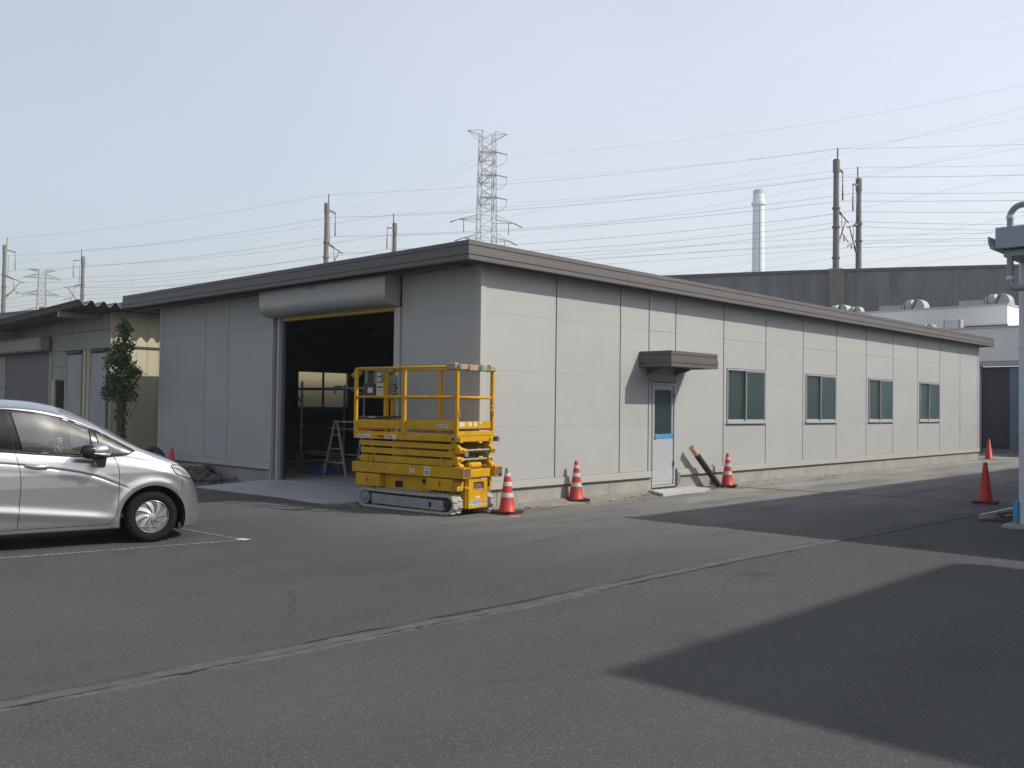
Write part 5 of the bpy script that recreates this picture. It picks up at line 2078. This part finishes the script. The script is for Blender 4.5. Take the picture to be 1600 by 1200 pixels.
cone((0.66, -0.03, 0), R(12), 'striped red cone with grey taped tip beside the yellow lift', True, black_tip=True)
cone((0.17, 2.20, 0.012), R(-25), 'striped red and white cone midway between the yellow lift and the side door', True)
cone((0.27, 7.02, 0.012), R(30), 'striped red and white cone beyond the leaning pole, below the first window', True)
cone((-0.05, 24.9, 0), R(10), 'plain red cone at the far end of the warehouse wall', False, weight=False)
cone((5.10, 7.75, 0), R(5), 'plain red cone near the pale column at the right', False, h=.74)
cone((-7.55, -1.35, 0), R(20), 'red cone mostly hidden behind the silver car bonnet', False)

# leaning pole by the side door
LP = empty('leaning_pole', (0.22, 6.88, 0), 0, 'black wrapped pole with bare orange end leaning beside the entrance door', 'pole')
a, b = Vector((0, 0, -0.05)), Vector((-0.05, -1.08, 0.86))
mb = MB()
mb.tube([a, a.lerp(b, .84)], .062, 16)
mb.build('wrapping', M['black'], LP)
mb = MB()
mb.tube([a.lerp(b, .84), b], .056, 16)
mb.build('bare_end', surf('bare_orange_wood', (0.62, 0.40, 0.27), .8, vary=.15, scale=12), LP)

# ------------------------------------------------------------------ broken asphalt heap
shapes = []
rn = random.Random(31)
for k in range(7):
    mb = MB()
    n = rn.randint(6, 8)
    poly = []
    for q in range(n):
        a = 2 * math.pi * q / n + rn.uniform(-.25, .25)
        rr = rn.uniform(.14, .27)
        poly.append((rr * math.cos(a) * 1.25, rr * math.sin(a)))
    mb.prism(poly, -.05, .05 + rn.uniform(0, .04), 'z')
    bmesh.ops.subdivide_edges(mb.bm, edges=list(mb.bm.edges), cuts=1)
    for v in mb.bm.verts: v.co += Vector((rn.uniform(-.018, .018), rn.uniform(-.018, .018), rn.uniform(-.006, .006)))
    bmesh.ops.triangulate(mb.bm, faces=list(mb.bm.faces))
    shapes.append(mb.mesh('asphalt_chunk', M['asphalt_chunk'], 15))
spots = []
for i in range(34):
    x = rn.gauss(-8.15, .55)
    x = min(-6.95, max(-9.4, x))
    y = rn.uniform(-.72, -.18)
    hmax = max(.03, .27 - .18 * abs(x + 8.2) - .25 * abs(y + .35))
    spots.append((x, y, rn.uniform(.03, max(.04, hmax))))
for i, (x, y, z) in enumerate(spots):
    o = link_mesh('asphalt_chunk', shapes[i % 7], None, (x, y, z), (rn.uniform(-.38, .38), rn.uniform(-.38, .38), rn.uniform(0, 6.28)))
    s = rn.uniform(.55, 1.1)
    o.scale = (s, s, s * rn.uniform(.8, 1.2))
    tag(o, 'broken dark asphalt chunk heaped against the shaded warehouse wall', 'rubble', 'asphalt chunks in the heap')
mb = MB()
rn = random.Random(5)
for i in range(500):
    x, y = rn.gauss(-7.9, .7), rn.gauss(-.62, .22)
    pebble(mb, (x, min(-.05, y), .02 + .14 * rn.random() * max(0, 1 - abs(x + 8) / 1.2)), rn.uniform(.015, .05), rn)
tag(mb.build('rubble_grit', M['asphalt_chunk']), kind='stuff')
mb = MB()
pts = [Vector((-.85 + 1.5 * t, .10 * math.sin(3 * t), .06 + .52 * math.sin(math.pi * min(1, .15 + t * .8)))) for t in np.linspace(0, 1, 16)]
mb.tube(pts, .06, 10)
tag(mb.build('black_hose', M['black'], None, (-9.6, -.75, .0)), 'thick black hose arching behind the car bonnet', 'hose')

# ------------------------------------------------------------------ tracked scissor lift
LF_ = empty('scissor_lift', (0.196, -0.95, 0), R(5.5), 'yellow crawler scissor lift with guard rails parked before the roller door', 'lift', None, 0.986)
VW = 0.88


def lbx(name, a, b, m='yellow', ch=.006, p=None): return bx(name, a, b, M[m], p or LF_, ch)


def stadium(x0, x1, zb, zt, r, n=12):
    pts = []
    for k in range(n + 1):
        a = -math.pi / 2 + math.pi * k / n
        pts.append((x1 - r + r * math.cos(a), (zb + zt) / 2 + r * math.sin(a)))
    for k in range(n + 1):
        a = math.pi / 2 + math.pi * k / n
        pts.append((x0 + r + r * math.cos(a), (zb + zt) / 2 + r * math.sin(a)))
    return pts


def crawler(v0, v1, nm):
    t = empty('crawler_track', (0, 0, 0))
    t.parent = LF_
    out = stadium(-1.82, 0.275, 0.018, 0.322, 0.152, 14)
    mb = MB()
    # resample the loop evenly
    P = [Vector((x, z)) for x, z in out] + [Vector(out[0])]
    L = [0]
    for a, b in zip(P, P[1:]): L.append(L[-1] + (b - a).length)
    n = 96
    loop = []
    for k in range(n):
        d = L[-1] * k / n
        i = max(j for j in range(len(L) - 1) if L[j] <= d)
        f = (d - L[i]) / max(1e-9, L[i + 1] - L[i])
        q = P[i].lerp(P[i + 1], f)
        tg = (P[i + 1] - P[i]).normalized()
        loop.append((q, Vector((tg.y, -tg.x))))
    th = .038
    A, B, C, D_ = [], [], [], []
    for k, (q, nn) in enumerate(loop):
        sag = -.012 * math.sin(math.pi * (q.x + 1.7) / 1.9) if q.y > .25 and -1.7 < q.x < .2 else 0
        o, i_ = q + Vector((0, sag)), q - nn * th + Vector((0, sag))
        A.append(mb.bm.verts.new((o.x, v0, o.y))); B.append(mb.bm.verts.new((o.x, v1, o.y)))
        C.append(mb.bm.verts.new((i_.x, v0, i_.y))); D_.append(mb.bm.verts.new((i_.x, v1, i_.y)))
    for k in range(n):
        j = (k + 1) % n
        mb.face([A[k], A[j], B[j], B[k]]); mb.face([C[k], D_[k], D_[j], C[j]])
        mb.face([A[k], C[k], C[j], A[j]]); mb.face([B[k], B[j], D_[j], D_[k]])
    mb.build('belt', M['track_rubber'], t, sharp=50)
    mb = MB()
    for k in range(0, n, 2):
        q, nn = loop[k]
        tg = Vector((-nn.y, nn.x))
        c = q + nn * .008
        hw = .011
        for (va, vb) in ((v0 + .005, (v0 + v1) / 2 - .008), ((v0 + v1) / 2 + .008, v1 - .005)):
            off = tg * (.0 if va < (v0 + v1) / 2 - .02 else .016)
            pts = []
            for v in (va, vb):
                for e, hh in ((-hw, -.012), (hw, -.012), (hw * .7, .010), (-hw * .7, .010)):
                    w = c + off + tg * e + nn * hh
                    pts.append((w.x, v, w.y))
            vs = mb.verts(pts)
            for f in ((0, 3, 2, 1), (4, 5, 6, 7), (0, 1, 5, 4), (1, 2, 6, 5), (2, 3, 7, 6), (3, 0, 4, 7)): mb.face([vs[i] for i in f])
    o = mb.build('track_lug', M['track_rubber'], t)
    o['kind'] = 'stuff'
    mb = MB()
    fr = [(-1.50, .245), (-.0, .225), (.10, .21), (.115, .16), (.10, .10), (.02, .075), (-1.50, .085)]
    mb.prism(fr, v0 + .012, v1 - .03, 'y')
    mb.build('track_frame', M['grey_paint'], t)
    for x, r in ((-1.672, .105), (.125, .11)):
        mb = MB()
        mb.lathe([(r, 0), (r, v1 - v0 - .05)], (x, v0 + .02, .17), 24, axis='y')
        mb.lathe([(r * .55, 0), (r * .6, .03)], (x, v0 - .005, .17), 16, axis='y')
        if x < -1: mb.lathe([(r * .30, 0), (r * .3, .02)], (x, v0 - .018, .17), 10, axis='y')
        mb.build('sprocket', M['grey_paint'] if x < 0 else M['black'], t)
    for k in range(6):
        mb = MB()
        mb.lathe([(.035, 0), (.042, .01), (.042, v1 - v0 - .05), (.035, v1 - v0 - .04)], (-1.36 + .27 * k, v0 + .02, .085), 14, axis='y')
        mb.build('roller', M['black'], t)
    mb = MB()
    mb.box((-.24, v0 + .002, .12), (-.20, v0 + .013, .19))
    mb.box((-.96, v0 + .03, .245), (-.90, v1 - .03, .29))
    mb.build('slot', M['hole'], t)
    return t


crawler(-0.04, 0.17, 'n')
crawler(0.70, 0.91, 'f')
# chassis
lbx('chassis', (-1.72, 0.19, 0.14), (0.02, 0.68, 0.555), 'yellow', .01)
lbx('side_plate', (-1.34, 0.10, 0.33), (-0.31, 0.115, 0.555), 'yellow', .003)
lbx('plate_window', (-1.10, 0.094, 0.36), (-0.93, 0.0995, 0.46), 'hole', .002)
mb = MB()
mb.lathe([(.036, 0), (.036, .006)], (-.47, .094, .485), 18, axis='y')
mb.build('plate_hole', M['hole'], LF_)
for a, b, z0, z1 in ((-1.885, -1.345, .352, .552), (-.305, .235, .372, .556)):
    o = lbx('battery_box', (a, -.03, z0), (b, .16, z1), 'yellow', .008)
    mb = MB()
    c, zc = (a + b) / 2 + .01, (z0 + z1) / 2
    mb.poly([(c - .04, -.0315, zc), (c, -.0315, zc - .035), (c + .04, -.0315, zc), (c, -.0315, zc + .035)])
    mb.poly([(c - .008, -.032, zc - .055), (c + .008, -.032, zc - .055), (c + .008, -.032, zc + .055), (c - .008, -.032, zc + .055)])
    mb.build('red_mark', M['red'], o)
for a, b in ((-1.885, -1.345), (-.305, .235)):
    lbx('battery_box', (a, .72, .362), (b, .91, .552), 'yellow', .008)
lbx('step_plate', (-2.02, .05, .335), (-1.80, .14, .35), 'yellow', .002)
# end tray beside the right box
lbx('end_tray', (.236, .0, .38), (.30, .15, .52), 'yellow', .004)
mb = MB()
mb.box((.3005, .02, .43), (.304, .06, .46)); mb.box((.3005, .10, .48), (.304, .12, .50))
mb.build('tray_label', M['white_print'], LF_)
lbx('end_shackle', (.27, .15, .40), (.345, .22, .44), 'yellow', .01)
# end box with its panel
eb = lbx('end_box', (.02, .21, .10), (.300, .70, .60), 'yellow', .012)
mb = MB()
y0, y1, z0, z1 = .235, .685, .105, .575
hy0, hy1, hz0, hz1 = .345, .595, .385, .50
for a, b in (((y0, z0), (y1, hz0)), ((y0, hz1), (y1, z1)), ((y0, hz0), (hy0, hz1)), ((hy1, hz0), (y1, hz1))):
    mb.box((.302, a[0], a[1]), (.325, b[0], b[1]))
mb.build('end_panel', M['yellow'], LF_)
lbx('panel_recess', (.3005, hy0 + .002, hz0 + .002), (.303, hy1 - .002, hz1 - .002), 'rust', 0)
lbx('recess_lip', (.306, hy0 + .004, hz0 + .002), (.32, hy1 - .004, hz0 + .012), 'grey_paint', .002)
cols = ['green', 'blue', 'red', 'red']
for k in range(4):
    ya = .262 + .100 * k + (.015 if k == 3 else 0)
    s = lbx('sticker', (.3255, ya, .140), (.327, ya + .085, .225), 'white_print', 0)
    mb = MB()
    mb.box((.3272, ya + .006, .172), (.3280, ya + .079, .220))
    mb.build('sticker_square', M[cols[k]], s)
    mb = MB()
    yc = ya + .042
    mb.box((.3282, yc - .016, .205), (.3288, yc + .016, .213)); mb.box((.3282, yc - .018, .176), (.3288, yc - .008, .203))
    mb.box((.3282, yc + .008, .176), (.3288, yc + .018, .203)); mb.box((.3282, yc - .007, .190), (.3288, yc + .007, .197))
    mb.build('sticker_sign', M['white_print'], s)
    mb = MB()
    mb.box((.3272, ya + .015, .148), (.3280, ya + .07, .160))
    mb.build('sticker_line', M[cols[k]], s)
lbx('label', (.3255, .40, .255), (.3268, .50, .285), 'white_print', 0)
lbx('label', (.3255, .53, .540), (.3268, .66, .565), 'white_print', 0)
lbx('label', (.3255, .28, .535), (.3268, .42, .548), 'card', 0)
# far end hook plate
mb = MB()
mb.prism([(.71, .35), (.80, .35), (.82, .56), (.71, .56)], .20, .26, 'x')
mb.lathe([(.045, 0), (.045, .004)], (.262, .765, .44), 18, axis='x')
mb.build('tow_plate', M['yellow'], LF_)
mb = MB()
mb.lathe([(.034, 0), (.034, .004)], (.267, .765, .44), 18, axis='x')
mb.build('tow_hole', M['hole'], LF_)
# base frame: dark caps paint the shade inside the rail ends
for v0, v1 in ((-.02, .15), (.73, .90)):
    r = lbx('base_rail', (-1.99, v0, .572), (.445, v1, .735), 'yellow', .006)
    lbx('mouth_shade_cap', (.4452, v0 + .012, .588), (.4465, v1 - .012, .722), 'rust', 0, r)
lbx('base_cross', (.20, .155, .575), (.36, .725, .70), 'yellow', .008)
lbx('base_cross', (-1.98, .155, .575), (-1.85, .725, .72), 'yellow', .008)
lbx('base_plate', (-1.84, .16, .575), (.19, .72, .60), 'yellow', 0)
lbx('end_bridge', (.16, .30, .705), (.30, .60, .80), 'yellow', .03)
lbx('label', (-.66, -.0215, .62), (-.57, -.0205, .685), 'white_print', 0)
lbx('label', (-.37, -.0215, .585), (-.24, -.0205, .725), 'white_print', 0)
lbx('label_print', (-.63, -.0222, .64), (-.605, -.0216, .67), 'black_print', 0)
lbx('label_print', (-.345, -.0222, .69), (-.26, -.0216, .70), 'black_print', 0)
lbx('label_print', (-.345, -.0222, .60), (-.26, -.0216, .66), 'grey_paint', 0)
for x in (-1.70, -1.60, -.05): lbx('slide_lug', (x, -.005, .738), (x + .05, .03, .86), 'yellow', .006)
# folded scissor stack
LAY = [(.752, .852), (.884, .974), (1.006, 1.085)]
for si, (va, vb) in enumerate(((.03, .085), (.795, .85))):
    for k, (za, zb) in enumerate(LAY):
        mb = MB()
        x0, x1 = (-1.86, .20)
        zig = .05 * (1 if k % 2 == 0 else -1)
        dz = .008
        pl = [(x0 + .03, za), (x1 - .05, za - dz), (x1 + .02, (za + zb) / 2 - dz), (x1 - .05, zb - dz), (x0 + .03, zb), (x0 - .04 + (.06 if k == 1 else 0), (za + zb) / 2)]
        mb.prism(pl, va, vb, 'y')
        mb.build('scissor_arm', M['yellow'], LF_)
        if si == 0:
            mb = MB()
            mb.lathe([(.018, 0), (.018, .012)], (-.83, va - .012, (za + zb) / 2), 12, axis='y')
            mb.lathe([(.035, 0), (.035, .006)], (-.83, va - .006, (za + zb) / 2), 14, axis='y')
            mb.build('pivot_pin', M['yellow'], LF_)
    # zigzag knuckle links at the open end
    vL = va + (.0 if si == 0 else -.03)
    for (xa, za, xb, zb) in ((.17, 1.10, .285, .985), (.11, .965, .235, .845), (.17, .84, .285, .735)):
        mb = MB()
        mb.obox((xa - .03, vL + .045, za + .02), (xb, vL + .045, zb), .075, .085, 0, (0, 0, 1), .012)
        mb.lathe([(.048, -.05), (.052, -.045), (.052, .045), (.048, .05)], (xb, vL + .045, zb), 18, axis='y')
        mb.build('knuckle', M['yellow'], LF_)
        mb = MB()
        mb.box((xb + .044, vL + .025, zb - .012), (xb + .0535, vL + .065, zb + .012))
        mb.build('knuckle_slot', M['hole'], LF_)
for x, z in ((.285, .985), (.235, .845)):
    mb = MB()
    mb.tube([(x, .10, z), (x, .80, z)], .020, 14)
    mb.build('pivot_rod', M['galv'], LF_)
    mb = MB()
    mb.tube([(x, .12, z), (x, .20, z)], .034, 14)
    mb.build('rod_collar', M['yellow'], LF_)
lbx('inner_shadow_plate', (-.3, .10, .75), (-.28, .78, 1.09), 'rust', 0)  # dark plate added to deepen the shade inside the scissor stack
mb = MB()
mb.tube([(-1.2, .44, .80), (.10, .44, .92)], .05, 14)
mb.build('hydraulic_ram', M['galv'], LF_)
mb = MB()
mb.tube([(.05, .22, .78), (.20, .26, .83), (.22, .34, .80), (.12, .5, .78), (.2, .60, .9), (.08, .65, 1.0)], .018, 8)
mb.build('hydraulic_hose', M['black'], LF_)
# platform
lbx('deck', (-1.985, 0.0, 1.115), (.28, VW, 1.20), 'yellow', .006)
mb = MB()
mb.lathe([(.022, 0), (.022, .004)], (.20, -.004, 1.157), 16, axis='y')
mb.build('deck_hole', M['hole'], LF_)
for va, vb in ((-.004, .06), (VW - .06, VW + .004)):
    lbx('deck_bracket', (.2805, va + .06 if va < .4 else va - .05, 1.10), (.30, vb + .07 if va < .4 else vb - .05, 1.185), 'yellow', .006)
lbx('deck_end_tube', (.2805, -.01, 1.115), (.286, .05, 1.19), 'rust', 0)
lbx('deck_end_tube', (.2805, VW - .01, 1.115), (.35, VW + .05, 1.19), 'rust', .004)
lbx('end_sill', (.235, .035, 1.203), (.285, VW - .035, 1.275), 'yellow', .006)
PX_ = [-1.96, -.85, .255]
for x in PX_: lbx('post', (x - .03, 0.0, 1.202), (x + .03, .045, 2.235 if x > 0 else 2.25), 'yellow', .004)
for x in PX_: lbx('post', (x - .03, VW - .045, 1.202), (x + .03, VW, 2.235), 'yellow', .004)
def lrail(name, a, b, r=.021, m='yellow'):
    mb = MB()
    mb.tube([a, b], r, 10)
    return mb.build(name, M[m], LF_)


for v in (.022, VW - .022):
    lrail('top_rail', (-1.96, v, 2.252), (.255, v, 2.252))
    lrail('middle_rail', (-1.93, v, 1.79), (.225, v, 1.79))
lrail('top_rail', (-1.96, .022, 2.245), (-1.96, VW - .022, 2.245))
lrail('middle_rail', (-1.96, .045, 1.79), (-1.96, VW - .045, 1.79))
lrail('top_rail', (.255, .045, 2.245), (.255, VW - .045, 2.245))
lrail('middle_rail', (.255, .045, 1.79), (.255, VW - .045, 1.79))
for a, b in ((-1.93, -.882), (-.818, .224)):
    lbx('toe_board', (a, .022, 1.285), (b, .034, 1.42), 'yellow', .003)
    lbx('toe_board', (a, VW - .034, 1.285), (b, VW - .022, 1.42), 'yellow', .003)
    lbx('toe_sill', (a, .02, 1.203), (b, .055, 1.232), 'yellow', .003)
lbx('toe_board', (.245, .05, 1.315), (.257, VW - .05, 1.425), 'yellow', .003)
lbx('toe_board', (-1.966, .05, 1.235), (-1.954, VW - .05, 1.42), 'yellow', .003)
for i, (ya, yb) in enumerate(((.09, .20), (.30, .365), (.42, .49), (.56, .60))):
    lbx('label', (.2575, ya, 1.35 if i < 3 else 1.385), (.259, yb, 1.41), 'white_print', 0)
lbx('label', (-.17, .0205, 1.325), (.085, .0215, 1.375), 'white_print', 0)
for k in range(7): lbx('label_print', (-.12 + .028 * k, .0195, 1.338), (-.104 + .028 * k, .0202, 1.362), 'red' if k < 1 else 'blue', 0)
lbx('label_print', (-.16, .0195, 1.335), (-.135, .0202, 1.365), 'red', 0)
mb = MB()
pts = [(.262, VW - .04, 1.75), (.285, VW - .04, 1.72), (.285, VW - .04, 1.50), (.262, VW - .04, 1.47)]
mb.tube(pts, .012, 8)
for z in (1.60, 1.66): mb.tube([(.285, VW - .05, z), (.285, VW - .09, z)], .015, 8)
mb.build('gate_latch', M['yellow'], LF_)
lbx('gate_hinge', (.285, .028, 1.48), (.30, .05, 1.60), 'yellow', .004)
# deck name plates
lbx('name_plate', (-1.90, -.0015, 1.125), (-1.58, -.0005, 1.185), 'white_print', 0)
lbx('load_plate', (-1.25, -.0015, 1.127), (-1.00, -.0005, 1.187), 'white_print', 0)


def flat_text(txt, x, z, size, m, name, v=-.0025):
    cu = bpy.data.curves.new('lettering', 'FONT')
    cu.body = txt
    cu.size = size
    cu.extrude = .0004
    tmp = bpy.data.objects.new('lettering', cu)
    COL.objects.link(tmp)
    dg = bpy.context.evaluated_depsgraph_get()
    me = bpy.data.meshes.new_from_object(tmp.evaluated_get(dg))
    bpy.data.objects.remove(tmp)
    me.materials.clear(); me.materials.append(m)
    o = link_mesh(name, me, LF_, (x, v, z), (R(90), 0, 0))
    return o


flat_text('250kg', -1.235, 1.137, .066, M['black_print'], 'load_lettering')
flat_text('TKKAKL LD', -1.885, 1.138, .048, M['black_print'], 'name_lettering')
for k in range(4): lbx('deck_print', (-1.42 + .04 * k, -.0015, 1.142), (-1.39 + .04 * k, -.0005, 1.172), 'black_print', 0)
# control gear hung on the left end rails, facing into the platform
lbx('dark_board', (-1.945, .17, 1.80), (-1.925, .44, 2.20), 'charcoal', .004)
lbx('board_label', (-1.9245, .24, 1.86), (-1.922, .35, 1.945), 'white_print', 0)
lbx('notice', (-1.945, .455, 1.80), (-1.935, .62, 2.21), 'white_print', .002)
lbx('notice_green', (-1.9345, .55, 2.04), (-1.932, .62, 2.19), 'green', 0)
for k, z in enumerate((2.12, 2.03, 1.945)): lbx('notice_print', (-1.9345, .465, z), (-1.9325, .56 + .02 * k, z + .028), 'red', 0)
lbx('notice_print', (-1.9345, .465, 1.90), (-1.9325, .57, 1.912), 'yellow', 0)
lbx('gear_post', (-1.955, .635, 1.21), (-1.90, .715, 2.20), 'yellow', .006)
lbx('control_box', (-1.94, .73, 1.80), (-1.80, VW - .05, 2.16), 'grey_paint', .012)
lbx('control_face', (-1.80, .70, 1.78), (-1.66, .715, 2.05), 'alu', .006)
mb = MB()
for (x, z) in ((-1.77, 2.01), (-1.73, 2.0), (-1.69, 1.95), (-1.75, 1.90), (-1.70, 1.85), (-1.77, 1.84)):
    mb.lathe([(.015, -.02), (.013, 0)], (x, .70, z), 10, axis='y')
o = mb.build('push_buttons', M['black'], LF_)
o['kind'] = 'stuff'
mb = MB()
mb.lathe([(.024, -.022), (.020, 0)], (-1.735, .70, 1.955), 12, axis='y')
mb.build('stop_button', M['red'], LF_)
mb = MB()
mb.tube([(-1.76, .74, 1.80), (-1.77, .75, 1.72), (-1.80, .76, 1.60), (-1.82, .78, 1.35), (-1.80, .78, 1.22)], .012, 8)
mb.build('control_cable', M['galv'], LF_)
lbx('tool_tray', (-1.93, .06, 1.44), (-1.70, VW - .06, 1.475), 'steel_dark', .004)
# cardboard edge guards held with green tape on the top rails
rn = random.Random(77)
def guard(p, q, n, h=.07):
    p, q = Vector(p), Vector(q)
    d = q - p
    for k in range(n):
        a = p + d * (k / n) + d * (.01)
        b = p + d * ((k + 1) / n) - d * (.01)
        jz = Vector((rn.uniform(-.01, .01), rn.uniform(-.01, .01), rn.uniform(-.012, .012)))
        mb = MB()
        mb.obox(a + jz, b + jz + Vector((0, 0, rn.uniform(-.015, .015))), .085 + rn.uniform(0, .03), h + rn.uniform(0, .03), 0, (0, 0, 1), .012)
        mb.build('edge_guard', M['card'], LF_)
    for k in range(n):
        c = p + d * ((k + .12 + rn.uniform(-.05, .05)) / n)
        e = c + d.normalized() * rn.uniform(.03, .085)
        if rn.random() < .2: continue
        mb = MB()
        mb.obox(c, e, .118 + rn.uniform(0, .012), h + .034, 0, (0, 0, 1), .012)
        mb.build('tape_wrap', M['green'], LF_)


guard((.262, .0, 2.248), (.262, VW + .03, 2.248), 4)
guard((.06, .022, 2.258), (.26, .022, 2.27), 1, .085)
guard((-1.96, .12, 2.245), (-1.96, VW - .02, 2.245), 3, .06)
mb = MB()
mb.obox((-1.98, .10, 2.20), (-2.16, .16, 2.13), .15, .08, 0, (0, 0, 1), .03)
mb.build('edge_guard', M['card'], LF_)
for y in (.18, .38): lbx('tape_strip', (-1.924, y, 2.02), (-1.921, y + .06, 2.24), 'green', 0)

# ------------------------------------------------------------------ inside the roller door
SC = empty('scaffold', (-7.95, 2.0, .105), 0, 'blue grey tube scaffold frame standing inside the open roller door', 'scaffold')
mb = MB()
mb.tube([(0, 0, .02), (0, 0, 2.06)], .024, 10)
mb.build('standard', M['scaffold'], SC)
mb = MB()
mb.tube([(2.35, 0, .02), (2.35, 0, 2.0)], .024, 10)
mb.build('standard', M['scaffold'], SC)
mb = MB()
mb.tube([(0, 1.2, .02), (0, 1.2, 2.0)], .024, 10)
mb.build('standard', M['scaffold'], SC)
mb = MB()
mb.tube([(2.35, 1.2, .02), (2.35, 1.2, 2.0)], .024, 10)
mb.build('standard', M['scaffold'], SC)
mb = MB()
mb.tube([(-.62, -.03, 1.88), (2.75, -.03, 1.89)], .024, 10)
mb.build('ledger', M['scaffold'], SC)
bx('scaffold_deck', (-.55, .05, 1.855), (2.6, .55, 1.895), M['scaffold'], SC, .004)
mb = MB()
mb.tube([(-.35, 0, 1.80), (0, 0, 1.55)], .018, 8)
mb.tube([(-.25, 0, 1.86), (-.25, 0, 1.68)], .018, 8)
mb.build('bracket', M['steel_dark'], SC)
mb = MB()
for z in (.98, .62, 1.66): mb.lathe([(.034, 0), (.045, .01), (.045, .05), (.034, .06)], (0, 0, z), 12)
mb.build('coupler', M['scaffold'], SC)
mb = MB()
mb.tube([(.3, 0, .45), (2.35, 0, .43)], .018, 8)
mb.tube([(1.0, .02, 1.0), (2.35, .02, .98)], .018, 8)
mb.tube([(1.9, 0, 1.84), (2.2, 0, 1.80), (2.33, 0, 1.68), (2.35, 0, 1.3)], .018, 8)
mb.build('brace', M['scaffold'], SC)
mb = MB()
mb.lathe([(.05, 0), (.055, .01), (.055, .03), (.03, .04), (.03, .20), (.045, .22), (.045, .25), (.03, .26)], (0, 0, .28), 12)
mb.obox((-.10, 0, .30), (.10, 0, .30), .02, .02)
mb.build('jack_collar', M['blue_tape'], SC)
mb = MB()
mb.obox((1.40, -.06, 1.92), (1.62, -.06, 1.92), .06, .05, 0, (0, 0, 1), .01)
mb.obox((1.41, -.09, 1.93), (1.41, -.09, 1.76), .03, .03)
mb.build('clamp', M['scaffold'], SC)

PK = empty('plank', (-7.7, 2.35, .48), 0, 'pale timber plank laid low behind the scaffold pole', 'plank')
mb = MB()
mb.obox((-1.1, 0, .02), (.75, 0, -.03), .24, .035)
mb.build('board', M['wood'], PK)
for x in (-.9, .5):
    mb = MB()
    mb.box((x, -.1, -.375), (x + .1, .1, -.02))
    mb.build('support_block', M['wood'], PK)

SL = empty('stepladder', (-6.0, 1.55, .105), 0, 'grey aluminium stepladder standing open inside the roller door', 'ladder')
def stile(a, b, nm='stile'):
    mb = MB()
    mb.obox(a, b, .055, .028, 0, (0, 1, 0))
    mb.build(nm, M['scaffold'], SL)


stile((-.37, -.02, 0), (-.02, .0, 1.17)); stile((.48, -.05, 0), (.06, .0, 1.17))
stile((-.02, .55, 0), (.34, .50, 1.17)); stile((.86, .52, 0), (.46, .50, 1.17))
for k in range(1, 4):
    f = k / 4
    mb = MB()
    mb.obox((-.37 + .35 * f, -.02, 1.17 * f), (.48 - .42 * f, -.04, 1.17 * f), .05, .03)
    mb.build('rung', M['scaffold'], SL)
    mb = MB()
    mb.obox((-.02 + .36 * f, .53, 1.17 * f), (.86 - .40 * f, .52, 1.17 * f), .05, .03)
    mb.build('rung', M['scaffold'], SL)
mb = MB()
mb.obox((-.03, .0, 1.17), (.08, .0, 1.17), .06, .04)
mb.obox((.02, .0, 1.16), (.40, .50, 1.16), .05, .03)
mb.build('top_cap', M['scaffold'], SL)

mb = MB()
rn = random.Random(12)
g = []
for i in range(15):
    row = []
    for j in range(15):
        x, y = (i - 7) / 7, (j - 7) / 7
        r = math.hypot(x, y)
        z = .17 * max(0, 1 - r * r) * (1 + .5 * math.sin(7 * x + 3 * y)) + (rn.uniform(0, .05) if r < .95 else 0) + .006
        row.append(mb.bm.verts.new((x * .42, y * .28, z)))
    g.append(row)
for i in range(14):
    for j in range(14): mb.face([g[i][j], g[i + 1][j], g[i + 1][j + 1], g[i][j + 1]])
tag(mb.build('blue_tarp', M['tarp'], None, (-6.75, 1.75, .106), sharp=180), 'crumpled blue plastic sheet on the floor under the stepladder', 'tarp')
